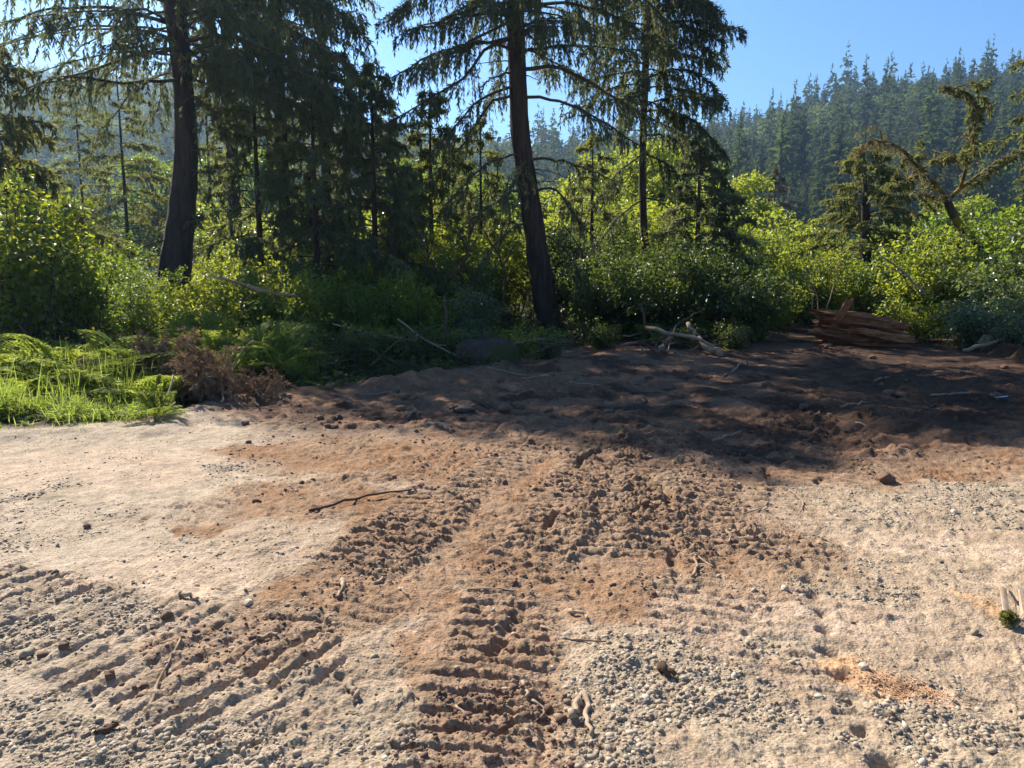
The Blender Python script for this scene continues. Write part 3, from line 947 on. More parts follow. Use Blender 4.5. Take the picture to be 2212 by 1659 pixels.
# --- the leaning mossy tree on the right
YT = 24.0
b = grounded(at(2330, 690, YT))
root = empty('mossy_tree', tuple(b), 0, 'leaning mossy tree with a forked bare trunk and hanging pale moss', 'tree')
main = np.array([b] + pxpath([(2212, 612, YT), (2150, 575, YT), (2100, 520, YT), (2062, 470, YT), (2045, 432, YT)])) - b
mb = MB()
tube(mb, smooth_path(main, 26), np.linspace(.24, .11, 26), 9, rough=.07, rng=rng)
mb.build('trunk', M['mossbark'], root, True)
lf = [
    ([(2045, 432, YT), (2015, 395, YT), (1985, 362, YT), (1940, 318, YT - .3), (1900, 303, YT - .6), (1865, 312, YT - .8), (1845, 330, YT - .9)], .10),
    ([(2045, 432, YT), (2080, 405, YT), (2120, 375, YT + .2), (2165, 345, YT + .4), (2260, 300, YT + .6)], .09),
    ([(2075, 408, YT), (2090, 350, YT), (2105, 290, YT), (2110, 245, YT), (2100, 212, YT), (2065, 190, YT), (2040, 186, YT)], .07),
    ([(2045, 430, YT), (2005, 425, YT - .2), (1975, 415, YT - .4)], .04),
    ([(2130, 545, YT), (2200, 530, YT + .3), (2280, 520, YT + .4)], .07),
    ([(2105, 525, YT), (2060, 545, YT - .5), (2010, 575, YT - 1)], .05),
    ([(1990, 365, YT), (2040, 340, YT - .5), (2090, 330, YT - .8)], .04),
    ([(1985, 362, YT), (1960, 390, YT - .6), (1930, 400, YT - 1)], .035),
]
lb = MB()
limbs = []
for l, r in lf:
    q = smooth_path(np.array(pxpath(l)) - b, 16)
    q[1:] += rng.normal(0, .015, (15, 3))
    tube(lb, q, np.linspace(r * .85, r * .12, 16), 7, rough=.08, rng=rng)
    limbs.append((q, 1.0))
for q0, _ in list(limbs):                # forking side limbs and dead twigs
    for i in range(9):
        t = rng.uniform(.2, .95)
        o = along(q0, np.array([t]))[0][0]
        L = rng.uniform(.3, 1.2)
        d = nrm(rng.normal(0, 1, 3) + [0, 0, .25])
        d2 = nrm(d + rng.normal(0, .5, 3))
        q = smooth_path(np.stack([o, o + d * L * .5, o + (d + d2) * L * .5 + [0, 0, -.1 * L]]), 8)
        q[1:] += rng.normal(0, .015, (7, 3))
        tube(lb, q, np.linspace(.022, .005, 8), 5)
        if i % 3: limbs.append((q, .8))
side = limbs[8:]
P, D, L = hang_twigs([limbs[0], limbs[2], limbs[1], limbs[6], limbs[7], limbs[3]] + side[::2], rng, 18, .55, .12)
tp = twig_pts(P, D, L, 1.1 * np.ones((len(P), 1, 1)))
ribbons(lb, tp, .012, rng)
lb.build('branches', M['mossbark'], root, True)
mm = MB()
needles(mm, tp, L, rng, 30, .10, .030, .5, .1)
P2_, D2_, L2_ = hang_twigs([limbs[0], limbs[0], limbs[2]], rng, 16, .5, .3)
tq = twig_pts(P2_, D2_, L2_, 2.5 * np.ones((len(P2_), 1, 1)))
needles(mm, tq, L2_, rng, 30, .08, .03, .4, .15)
mm.build('hanging_moss', M['moss'], root)
cr = MB()
P, D, L = hang_twigs([limbs[1], limbs[2], limbs[4], limbs[5], limbs[7], limbs[6]] + side[1::2], rng, 24, .6, .2)
tp = twig_pts(P, D, L, .8 * np.ones((len(P), 1, 1)))
needles(cr, tp, L, rng, 44, .14, .045, .6)
cr.build('crown', M['needle_olive'], root)
# ------------------------------------------------------------------ broadleaf shrubs
def shrub_parts(rng, H, R, nst, nleaf, ll, lw, twigs=9, up=.35, low=.25, bushy=False):
    st, lf = MB(), MB()
    tips = []
    for i in range(nst):
        az = rng.uniform(0, 2 * PI)
        b0 = np.array([rng.normal(0, R * .18), rng.normal(0, R * .18), -.05])
        rr = R * rng.uniform(.25, .95)
        h = H * rng.uniform(.6, 1.05)
        p = smooth_path([b0, b0 + [math.sin(az) * rr * .3, math.cos(az) * rr * .3, h * .45], b0 + [math.sin(az) * rr * .75, math.cos(az) * rr * .75, h * .82],
                         b0 + [math.sin(az) * rr * 1.05, math.cos(az) * rr * 1.05, h * .97]], 12)
        p[1:] += rng.normal(0, .02, (11, 3))
        tube(st, p, np.linspace(.010 + .007 * H, .005, 12), 5)
        for j in range(twigs):
            t = low + (1 - low) * rng.random()
            o = along(p, np.array([t]))[0][0]
            d = nrm(np.array([rng.normal(), rng.normal(), rng.normal(up, .5)]))
            L = R * rng.uniform(.25, .6)
            q = np.stack([o, o + d * L * .5 + [0, 0, .03], o + d * L + [0, 0, -.10 * L]])
            tube(st, q, [.006, .004, .002], 3, cap=False)
            tips.append(q)
    tips = np.array(tips)
    n = nleaf
    k = rng.integers(0, len(tips), n)
    t = rng.random(n)[:, None] ** .7
    a, b, c = tips[k, 0], tips[k, 1], tips[k, 2]
    p = np.where(t < .5, a + (b - a) * t * 2, b + (c - b) * (t * 2 - 1)) + rng.normal(0, ll * .9, (n, 3))
    p[:, 2] = np.maximum(p[:, 2], .04)
    out = nrm(np.c_[p[:, :2], np.zeros(n)] + 1e-6)
    d = nrm(out * .5 + rng.normal(0, .6, (n, 3)) + [0, 0, -.25])
    N = nrm(rng.normal(0, .55, (n, 3)) + [0, 0, 1.0] + out * .3)
    cl = np.repeat(rng.normal(.5, .16, len(tips)), 1)[k]
    ovals(lf, p, d, N, ll * rng.uniform(.55, 1.3, n), lw * rng.uniform(.6, 1.25, n), np.clip(cl + rng.normal(0, .14, n), 0, 1))
    return st, lf


rng = np.random.default_rng(21)
PROTO = {}


def shrub_proto(key, mat, *a, **k):
    st, lf = shrub_parts(rng, *a, **k)
    PROTO[key] = (st.data('stems', M['stem']), [lf.data('foliage', M[m]) for m in mat])


shrub_proto('tall', ['leaf', 'leaf_light', 'leaf_shade'], 4.2, 2.2, 18, 5200, .17, .12, twigs=11)
shrub_proto('tall2', ['leaf', 'leaf_light', 'leaf_shade'], 3.6, 2.4, 20, 9500, .105, .06, twigs=11)
shrub_proto('round', ['leaf', 'leaf_light', 'leaf_grey', 'leaf_shade'], 2.2, 1.7, 18, 6500, .105, .068, low=.12)
shrub_proto('low', ['leaf', 'leaf_light', 'leaf_grey', 'leaf_shade'], 1.1, 1.0, 14, 2600, .075, .048, low=.08)
shrub_proto('sapling', ['leaf_light', 'leaf'], 3.0, 1.3, 9, 2600, .105, .075, twigs=12)
used = set()


def place_shrub(key, mi, px, Y, scale, rz, label, group=None, z=None, name='shrub', cat='shrub', sz=1.0):
    b = [(px - 1106) / F * Y, Y]
    o = empty(name, (b[0], b[1], gz(*b) - .03 if z is None else z), rz, label, cat, group)
    o.scale = (scale, scale, scale * sz)
    for nm, me in (('stems', PROTO[key][0]), ('foliage', PROTO[key][1][mi])):
        c = bpy.data.objects.new(nm, me)
        COL.objects.link(c)
        c.parent = o
    return o


def ru(a, b): return float(rng.uniform(a, b))


# thicket behind the clearing
T1 = 'leafy green shrubs in the thicket left of the broad spruce'
T2 = 'leafy green shrubs in the thicket between the two large spruces'
T3 = 'leafy green shrubs in the thicket behind the slim-trunked spruce'
for px, Y, s, k, mi in [(-260, 22, 1.0, 'tall', 0), (-120, 20, 1.0, 'tall2', 0), (40, 22, 1.0, 'tall', 1), (150, 19, .62, 'tall2', 0), (240, 24, .62, 'tall', 0), (300, 18, .52, 'tall2', 0), (-40, 27, 1.0, 'tall', 1), (120, 27, .75, 'tall', 1)]:
    place_shrub(k, mi, px, Y, s * ru(.92, 1.08), ru(0, 6.3), 'leafy shrub of the thicket between the left margin and the broad spruce', T1)
for px, Y, s, k, mi in [(450, 21.5, .62, 'tall2', 1), (520, 25, .7, 'tall', 1), (600, 22, .65, 'tall', 1), (690, 27, .9, 'tall2', 1), (760, 21, .7, 'tall2', 1), (850, 22.5, .75, 'tall2', 1), (900, 28, 1.0, 'tall', 1), (960, 23, .7, 'tall2', 1),
                        (1040, 25.5, .85, 'tall', 1), (1090, 30, 1.0, 'tall2', 1), (660, 19.5, .55, 'tall2', 1), (820, 19.5, .5, 'tall2', 0), (550, 30, 1.0, 'tall', 1), (800, 31, 1.0, 'tall', 1), (980, 19.8, .5, 'tall2', 2)]:
    place_shrub(k, mi, px, Y, s * ru(.92, 1.08), ru(0, 6.3), 'leafy shrub of the thicket between the broad spruce and the tall bare-trunked spruce', T2)
for px, Y, s, k, mi in [(1240, 25, .8, 'tall', 2), (1290, 29, 1.05, 'tall2', 1), (1350, 24, .75, 'tall2', 2), (1400, 29, 1.1, 'tall', 1), (1450, 26.5, .95, 'tall2', 1), (1520, 27.5, 1.0, 'tall', 1), (1570, 31, 1.0, 'tall', 1), (1470, 22, .75, 'tall2', 2),
                        (1320, 34, 1.3, 'tall', 1), (1200, 27, .9, 'tall2', 1), (1540, 24, .8, 'tall2', 2)]:
    place_shrub(k, mi, px, Y, s * ru(.92, 1.08), ru(0, 6.3), 'leafy shrub of the thicket to the right of the tall bare-trunked spruce', T3)

# sunny bushes to the right, around the log
R1 = 'sunlit yellow-green bushes behind the red log'
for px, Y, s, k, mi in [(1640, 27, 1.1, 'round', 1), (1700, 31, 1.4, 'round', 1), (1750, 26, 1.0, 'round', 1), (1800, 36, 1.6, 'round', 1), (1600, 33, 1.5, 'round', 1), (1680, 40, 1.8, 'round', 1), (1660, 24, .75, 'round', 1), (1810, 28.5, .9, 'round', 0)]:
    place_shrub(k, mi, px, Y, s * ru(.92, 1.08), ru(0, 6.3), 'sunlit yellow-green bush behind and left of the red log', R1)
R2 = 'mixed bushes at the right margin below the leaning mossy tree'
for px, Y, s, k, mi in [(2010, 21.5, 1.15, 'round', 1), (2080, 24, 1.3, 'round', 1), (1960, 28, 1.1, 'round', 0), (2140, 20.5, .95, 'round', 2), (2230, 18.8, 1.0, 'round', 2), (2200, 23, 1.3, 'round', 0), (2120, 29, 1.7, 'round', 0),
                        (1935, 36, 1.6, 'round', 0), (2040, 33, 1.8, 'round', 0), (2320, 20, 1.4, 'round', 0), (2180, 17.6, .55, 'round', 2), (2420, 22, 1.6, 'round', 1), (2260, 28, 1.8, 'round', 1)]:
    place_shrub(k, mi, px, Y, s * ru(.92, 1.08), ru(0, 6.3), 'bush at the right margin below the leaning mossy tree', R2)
place_shrub('low', 1, 1985, 19.2, 1.0, 1.0, 'bright low bush touching the right end of the red log')
place_shrub('low', 2, 2110, 17.6, 1.1, 2.0, 'low grey-leaved bush on the soil bank right of the log')
place_shrub('low', 2, 2200, 16.4, 1.0, 3.0, 'low glossy bush at the right margin on the soil bank')

# the shrub at the left, close and sunlit
place_shrub('sapling', 0, 25, 14.0, 1.22, .4, 'tall sunlit shrub with bare lower stems at the left margin above the ferns')
place_shrub('sapling', 0, 95, 14.4, 1.08, 2.2, 'sunlit shrub just right of the tallest one, behind the ferns')
place_shrub('sapling', 0, -70, 14.8, 1.25, 3.9, 'bright shrub cut by the left margin behind the ferns')
place_shrub('sapling', 1, 190, 15.0, .8, 5.1, 'green shrub behind the ferns, left of the broad spruce trunk')
place_shrub('sapling', 1, 300, 14.5, .55, 1.1, 'lower green shrub in front of the broad spruce trunk')
place_shrub('round', 0, 110, 17.0, .95, 1.7, 'dark green bush in the shade behind the left shrubs')
place_shrub('round', 0, -60, 17.0, 1.1, .7, 'dark green bush at the left margin behind the bright shrub')
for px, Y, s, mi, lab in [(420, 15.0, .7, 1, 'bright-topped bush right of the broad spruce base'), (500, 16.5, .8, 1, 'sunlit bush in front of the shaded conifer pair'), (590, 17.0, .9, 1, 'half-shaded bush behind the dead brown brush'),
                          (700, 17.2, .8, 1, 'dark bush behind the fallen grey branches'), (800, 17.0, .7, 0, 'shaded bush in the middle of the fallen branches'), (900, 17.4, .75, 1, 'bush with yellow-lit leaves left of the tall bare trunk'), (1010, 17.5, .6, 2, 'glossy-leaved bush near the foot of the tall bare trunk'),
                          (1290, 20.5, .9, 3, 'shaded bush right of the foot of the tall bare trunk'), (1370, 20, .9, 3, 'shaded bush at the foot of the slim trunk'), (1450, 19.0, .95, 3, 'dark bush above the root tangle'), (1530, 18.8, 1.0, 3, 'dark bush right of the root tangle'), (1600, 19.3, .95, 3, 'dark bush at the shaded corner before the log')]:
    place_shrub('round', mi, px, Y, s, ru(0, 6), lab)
place_shrub('low', 1, 1120, 14.6, .62, .5, 'small bright bush on the soil edge at the foot of the tall spruce', sz=1.15)
place_shrub('low', 2, 1185, 15.2, .55, 1.5, 'small silvery bush half under broken twigs at the foot of the tall spruce')
place_shrub('low', 2, 1020, 15.6, .75, 2.5, 'small glossy bush left of the bright one at the soil edge')
place_shrub('low', 1, 650, 11.6, .40, 2.5, 'small leafy seedling in shade behind the soil mounds')
for px, Y, s, mi in [(560, 13.2, .8, 1), (630, 14.5, .9, 0), (740, 13.6, .7, 3), (820, 14.6, .8, 0), (900, 14.4, .6, 3), (950, 15.4, .8, 0), (690, 12.4, .5, 3), (1300, 17.4, .6, 3), (1480, 17.0, .5, 3), (1590, 17.0, .6, 3)]:
    place_shrub('low', mi, px, Y, s, ru(0, 6), 'low shaded weed bush among the debris at the edge of the soil', 'low weed bushes along the shaded soil edge')


# ------------------------------------------------------------------ ferns
def frond(lf, st, L, az, lift, rng, droop=.85, npin=17, wid=.38):
    s = np.linspace(0, 1, 12)
    out = L * (s * math.cos(lift) + .10 * s**2)
    z = L * (s * math.sin(lift) * 1.0 - droop * .5 * s**2.4)
    sway = rng.normal(0, .06) * L * s**2
    d2 = np.array([math.sin(az), math.cos(az), 0])
    sd = np.array([d2[1], -d2[0], 0])
    p = out[:, None] * d2 + sway[:, None] * sd + np.c_[np.zeros(12), np.zeros(12), z]
    tube(st, p, np.linspace(.006, .0015, 12), 3, cap=False)
    t = np.linspace(.22, .99, npin)
    q, _ = along(p, t)
    fw = nrm(along(p, np.clip(t + .02, 0, 1))[0] - along(p, t - .02)[0])
    plen = L * wid * np.sin(np.clip((1 - t) / .78, 0, 1) * 2.2)**.8
    up = nrm(np.cross(np.cross(fw, [0, 0, 1.0]), fw))
    for sg in (-1, 1):
        side = nrm(np.cross(fw, up)) * sg
        d = nrm(side + fw * .35 - up * .12 + rng.normal(0, .05, (npin, 3)))
        # a pinna: three overlapping leaflets rows read as a toothed blade
        v = np.clip(rng.normal(.5, .12, npin), 0, 1)
        kites(lf, q, d, up, plen, plen * .03 + .003, v, .05)
        for o in np.linspace(.12, .88, 6):
            pos = q + d * plen[:, None] * o - np.array([0, 0, .06]) * plen[:, None] * o * o
            ln = (plen * .30 * (1.05 - o) + .006)
            for e in (.9, -.9):
                kites(lf, pos, nrm(d * .75 + fw * e + rng.normal(0, .06, (npin, 3))), nrm(up + rng.normal(0, .45, (npin, 3))), ln, ln * .42, np.clip(v + rng.normal(0, .12, npin), 0, 1), .05)


def fern_parts(rng, n, L, lift=(.7, 1.25)):
    lf, st = MB(), MB()
    for i in range(n):
        frond(lf, st, L * rng.uniform(.7, 1.15), i * 2 * PI / n + rng.normal(0, .3), rng.uniform(*lift), rng)
    return st.data('stalks', M['stem']), lf.data('fronds', M['fern'])


FERN = [fern_parts(rng, 7, 1.45, (.75, 1.35)), fern_parts(rng, 6, 1.7, (.9, 1.45)), fern_parts(rng, 8, 1.15, (.6, 1.3))]


def place_fern(v, px, Y, s, label, group=None):
    b = [(px - 1106) / F * Y, Y]
    o = empty('fern', (b[0], b[1], gz(*b) - .02), ru(0, 6.3), label, 'fern', group)
    o.scale = (s, s, s)
    for nm, me in zip(('stalks', 'fronds'), FERN[v]):
        c = bpy.data.objects.new(nm, me)
        COL.objects.link(c)
        c.parent = o


FG = 'sunlit bracken ferns in the left verge'
for i, (px, Y) in enumerate([(-120, 9.6), (-40, 10.0), (20, 10.4), (75, 9.7), (130, 10.3), (190, 10.6), (235, 10.0), (-90, 10.8), (40, 11.2), (130, 11.3), (-160, 10.2), (180, 9.5), (10, 9.3), (280, 10.5), (245, 11.0)]):
    place_fern(i % 3, px, Y, ru(.68, .92), 'sunlit bracken fern in the grassy left verge', FG)
for i, (px, Y) in enumerate([(350, 11.0), (420, 11.8), (480, 12.3), (400, 12.8), (540, 12.2), (330, 12.2), (470, 11.2), (590, 12.0)]):
    place_fern(i % 3, px, Y, ru(.8, 1.0), 'shaded fern behind the dead brown brush', 'shaded ferns behind the dead brush')
place_fern(0, 330, 9.5, .75, 'yellow-green fern leaning over the dead brown brush')
place_fern(2, 1410, 17.8, .8, 'bright fern near the foot of the slim trunk')
place_fern(2, 330, 8.35, .45, 'small fern at the foot of the dead brush stem')

# grass
N = 24000
a = np.arctan(rng.uniform(-.98, -.475, N))
r = rng.uniform(7.6, 12.5, N)
X, Y = np.sin(a) * r / np.cos(a * 0), np.cos(a) * r
k = Y > edge_y(X, Y) + .10 - .75 * (rng.random(N) < .05) * rng.random(N) + .5 * np.maximum(0, fbm(X * 1.8, Y * 1.8, 3, 15)) + .2 * rng.random(N)
X, Y = X[k], Y[k]
h = ground(X, Y, False)
n = len(X)
hg = np.where(rng.random(n) < .25, rng.uniform(.35, .75, n), rng.uniform(.10, .36, n)) * ss(-.3, 1.1, Y - edge_y(X, Y) + .2) * (.65 + .7 * np.clip(fbm(X * 2.5, Y * 2.5, 2, 16), -.4, .6))
d = nrm(np.c_[rng.normal(0, .28, n), rng.normal(0, .28, n), np.ones(n)])
mb = MB()
kites(mb, np.c_[X, Y, h - .02], d, nrm(rng.normal(0, 1, (n, 3))), hg + .05, .011, np.clip(rng.normal(.5, .2, n), 0, 1))
# feathery horsetail whorls
m = 5200
i = rng.integers(0, n, m)
pp = np.c_[X[i], Y[i], h[i]] + d[i] * (hg[i] * rng.uniform(.3, 1.0, m))[:, None]
for q in range(5):
    kites(mb, pp, nrm(np.c_[rng.normal(0, 1, m), rng.normal(0, 1, m), rng.uniform(-.1, .5, m)]), nrm(rng.normal(0, .4, (m, 3)) + [0, 0, 1]), rng.uniform(.06, .16, m), .010, np.clip(rng.normal(.55, .15, m), 0, 1))
tag(mb.build('verge_grass', M['grass'], None), 'tall bright grass and horsetail filling the left verge', 'grass', kind='stuff')

# grass round the log
N = 9000
X = rng.uniform(5.5, 15, N)
Y = rng.uniform(15.5, 23, N)
k = (Y > edge_y(X, Y) + .3) & (X / Y > .34)
X, Y = X[k], Y[k]
n = len(X)
mb = MB()
kites(mb, np.c_[X, Y, ground(X, Y, False) - .02], nrm(np.c_[rng.normal(0, .3, n), rng.normal(0, .3, n), np.ones(n)]), nrm(rng.normal(0, 1, (n, 3))), rng.uniform(.2, .75, n), .022, np.clip(rng.normal(.5, .2, n), 0, 1))
tag(mb.build('meadow_grass', M['grass'], None), 'bright green grass behind and right of the red log', 'grass', kind='stuff')

# ground cover and leaf litter of the wood floor
N = 120000
a = np.radians(rng.uniform(-48, 48, N))
r = rng.uniform(9, 46, N)
X, Y = np.sin(a) * r, np.cos(a) * r
k = Y > edge_y(X, Y) + .25
X, Y = X[k], Y[k]
n = len(X)
hgt = np.abs(rng.normal(0, .22, n)) * ss(0, 2.5, Y - edge_y(X, Y))
mb = MB()
ovals(mb, np.c_[X, Y, ground(X, Y, False) + hgt + .01], nrm(rng.normal(0, 1, (n, 3)) * [1, 1, .4]), nrm(rng.normal(0, .5, (n, 3)) + [0, 0, 1]), rng.uniform(.06, .16, n), rng.uniform(.04, .09, n), rng.random(n))
tag(mb.build('undergrowth', M['litter'], None), 'low dark undergrowth and leaf litter under the trees', 'undergrowth', kind='stuff')

# ------------------------------------------------------------------ mid-distance broadleaf trees
def tree_parts(rng, H, R, ncl, nleaf, ll):
    tk, lf = MB(), MB()
    p = smooth_path([[0, 0, -.1], [rng.normal(0, .1), 0, H * .3], [rng.normal(0, .3), rng.normal(0, .3), H * .8]], 12)
    tube(tk, p, np.linspace(.025 * H, .03, 12), 7)
    cs = []
    for i in range(ncl):
        z = H * rng.uniform(.28, .95)
        rr = R * math.sqrt(max(.06, 1 - ((z / H - .55) / .5)**2)) * rng.uniform(.3, 1.0)
        az = rng.uniform(0, 2 * PI)
        c = np.array([math.sin(az) * rr, math.cos(az) * rr, z])
        o = trunk_at(p, z * .7)
        tube(tk, np.stack([o, (o + c) / 2 + [0, 0, .1 * H * .3], c]), [.006 * H, .004 * H, .01], 4, cap=False)
        cs.append((c, R * rng.uniform(.16, .34)))
    k = rng.integers(0, ncl, nleaf)
    cc = np.array([c for c, _ in cs])[k]
    rr = np.array([r for _, r in cs])[k]
    dv = nrm(rng.normal(0, 1, (nleaf, 3)))
    pp = cc + dv * (rr * rng.random(nleaf)**.45)[:, None] * [1.15, 1.15, .75]
    tint = np.array([rng.normal(.5, .15) for _ in cs])[k]
    ovals(lf, pp, nrm(dv + rng.normal(0, .7, (nleaf, 3)) + [0, 0, -.2]), nrm(rng.normal(0, .6, (nleaf, 3)) + [0, 0, .9]), ll * rng.uniform(.6, 1.3, nleaf), ll * .65, np.clip(tint + rng.normal(0, .12, nleaf), 0, 1))
    return tk.data('trunk', M['bark']), lf


BT = []
for H, R, nc in ((9, 3.4, 60), (11, 3.6, 70), (7.5, 3.2, 50)):
    tk, lf = tree_parts(rng, H, R, nc, 9000, .26)
    BT.append((tk, lf.data('crown', M['leaf_light']), lf.data('crown', M['leaf'])))


def place_tree(v, mi, px, Y, s, label, group):
    b = [(px - 1106) / F * Y, Y]
    o = empty('broadleaf_tree', (b[0], b[1], -.1), ru(0, 6.3), label, 'tree', group)
    o.scale = (s, s, s)
    for nm, me in (('trunk', BT[v][0]), ('crown', BT[v][1 + mi])):
        c = bpy.data.objects.new(nm, me)
        COL.objects.link(c)
        c.parent = o


for i, (px, Y, s) in enumerate([(1300, 50, 1.05), (1420, 46, .9), (1215, 58, 1.1), (1500, 56, .95), (1570, 48, .75), (1350, 62, 1.15), (1040, 55, 1.0), (930, 62, 1.1)]):
    place_tree(i % 3, 0 if i < 6 else 1, px, Y, s, 'sunlit broadleaf tree beyond the thicket, seen between the bare trunks', 'sunlit broadleaf trees beyond the thicket')
for i, (px, Y, s) in enumerate([(60, 50, 1.0), (560, 60, 1.1), (760, 66, 1.1), (-120, 60, 1.2), (360, 70, 1.2)]):
    place_tree(i % 3, 1, px, Y, s, 'hazy broadleaf tree beyond the thicket, left of the tall bare-trunked spruce', 'hazy broadleaf trees beyond the left thicket')
for i, (px, Y, s) in enumerate([(1630, 70, .62), (1710, 80, .6), (1790, 74, .6), (1950, 60, .7), (2050, 66, .8), (2180, 58, .85), (2300, 64, 1.0), (1880, 84, .7), (2120, 80, .8)]):
    place_tree(i % 3, i % 2, px, Y, s, 'round broadleaf tree at the foot of the forested hill, beyond the log', 'broadleaf trees at the foot of the hill')
# ------------------------------------------------------------------ forested hills
SK_PX = np.array([-700, -200, 0, 350, 600, 800, 950, 1100, 1250, 1400, 1540, 1650, 1800, 2000, 2212, 2500, 3000], float)
SK_Y = np.array([150, 150, 165, 185, 240, 300, 340, 340, 335, 335, 318, 268, 228, 186, 172, 150, 140], float)
RIDGE = 640.0
SK_U = (SK_PX - 1106) / F / cp
SK_H = np.array([at(1106, q, RIDGE)[2] for q in SK_Y])


def hill_z(x, y):
    u = x / np.maximum(y, 1)
    H = np.interp(u, SK_U, SK_H)
    t = (y - 165) / (RIDGE - 165)
    z = np.where(t < 1, H * (np.clip(t, 0, 1)**.85), H * (1 - .25 * np.clip(t - 1, 0, 2)))
    gull = 1 - np.abs(fbm(x / 150 + .15 * y / 150, y / 520, 3, 201))
    z = z + np.clip(t, 0, 1) * (1 - ss(.75, 1.0, t)) * (26 * (gull - .8) + 12 * fbm(x / 60, y / 60, 3, 203))
    return np.where(t <= 0, -1.5, z - 1.2)


X, Y = np.meshgrid(np.linspace(-1000, 1000, 201), np.linspace(160, 1100, 95))
Z = hill_z(X, Y)
mb = MB()
nx = X.shape[1]
i = np.arange(X.shape[0] - 1)[:, None] * nx
j = np.arange(nx - 1)[None]
mb.add(np.c_[X.ravel(), Y.ravel(), Z.ravel()], np.stack([i + j, i + j + 1, i + nx + j + 1, i + nx + j], -1).reshape(-1, 4))
tag(mb.build('hill', M['litter'], None, True), kind='structure')

rng = np.random.default_rng(77)


def far_conifer(rng, H, R, nw, nb, mat=None):
    mb = MB()
    tube(mb, [[0, 0, -1.5], [0, 0, H * .5], [0, 0, H * .97]], [.35, .22, .05], 5)
    P, D, L, W, V = [], [], [], [], []
    for i in range(nw):
        f = i / (nw - 1)
        z = H * (.10 + .88 * f)
        rr = R * (1 - f)**.62 * rng.uniform(.75, 1.2) + .22
        for b in range(max(4, int(nb * (1 - f * .5)))):
            az = rng.uniform(0, 2 * PI)
            l = rr * rng.uniform(.65, 1.2)
            d = np.array([math.sin(az), math.cos(az), rng.normal(-.25, .22) + .5 * f + 2.2 * max(0, f - .8)])
            o = np.array([0, 0, z + rng.normal(0, .3)])
            P.append(o); D.append(d); L.append(l); W.append(l * .55)
            V.append(rng.normal(.45, .18))
            e = o + d * l * .55
            for q in range(3 if f < .8 else 1):
                a2 = az + rng.normal(0, .8)
                P.append(e + rng.normal(0, .15, 3)); D.append([math.sin(a2), math.cos(a2), rng.normal(-.5, .3)]); L.append(l * rng.uniform(.35, .6)); W.append(l * .26)
                V.append(rng.normal(.5, .2))
    for i in range(26):                     # the leader and the dense sprays round it
        f = .45 + .55 * i / 25
        P.append([rng.normal(0, .12), rng.normal(0, .12), H * f - 1.2]); D.append([rng.normal(0, .25), rng.normal(0, .25), 1.0]); L.append(2.4 - 1.2 * f); W.append(2.3 * (1.06 - f) + .28)
        V.append(rng.normal(.45, .15))
    n = len(P)
    N = nrm(rng.normal(0, .5, (n, 3)) + [0, 0, 1])
    N[-26:] = nrm(rng.normal(0, 1, (26, 3)) * [1, 1, .1])
    kites(mb, np.array(P), np.array(D), N, np.array(L), np.array(W), np.clip(V, 0, 1), .3)
    return mb


def far_round(rng, H, R, n):
    mb = MB()
    tube(mb, [[0, 0, -1.5], [0, 0, H * .4], [0, 0, H * .7]], [.3, .2, .05], 5)
    cs = np.c_[rng.normal(0, R * .42, (26, 2)), rng.uniform(.3, .92, 26) * H]
    k = rng.integers(0, 26, n)
    d = nrm(rng.normal(0, 1, (n, 3)))
    p = cs[k] + d * (R * .34 * rng.random(n)**.4)[:, None]
    v = rng.normal(.5, .15, 26)[k]
    kites(mb, p, nrm(d + rng.normal(0, .6, (n, 3))), nrm(rng.normal(0, .6, (n, 3)) + [0, 0, 1]), R * .22, R * .17, np.clip(v + rng.normal(0, .1, n), 0, 1))
    return mb


FC = [far_conifer(rng, h, r, nw, 9) for h, r, nw in ((18, 3.6, 16), (21, 3.9, 18), (16, 3.8, 14), (13, 3.2, 13), (24, 3.9, 19))]
FR = [far_round(rng, 13, 4.8, 600), far_round(rng, 10, 4.4, 500)]
FD = far_conifer(rng, 18, 2.6, 16, 6)
dC = [m.data('crown', M['needle_far']) for m in FC]
dR = [m.data('crown', M['leaf_far']) for m in FR]
dD = FD.data('crown', M['dead_grey'])

# tree positions on the slope: jittered grid, thinned by distance
pts = []
yy = 172.0
while yy < 668:
    st = 4.9 + yy / 190
    for xx in np.arange(-.92 * yy, .98 * yy, st):
        pts.append((xx + rng.normal(0, st * .3), yy + rng.normal(0, st * .3)))
    yy += st * 1.25
pts = np.array(pts)
zz = hill_z(pts[:, 0], pts[:, 1])
us = pts[:, 0] / pts[:, 1]
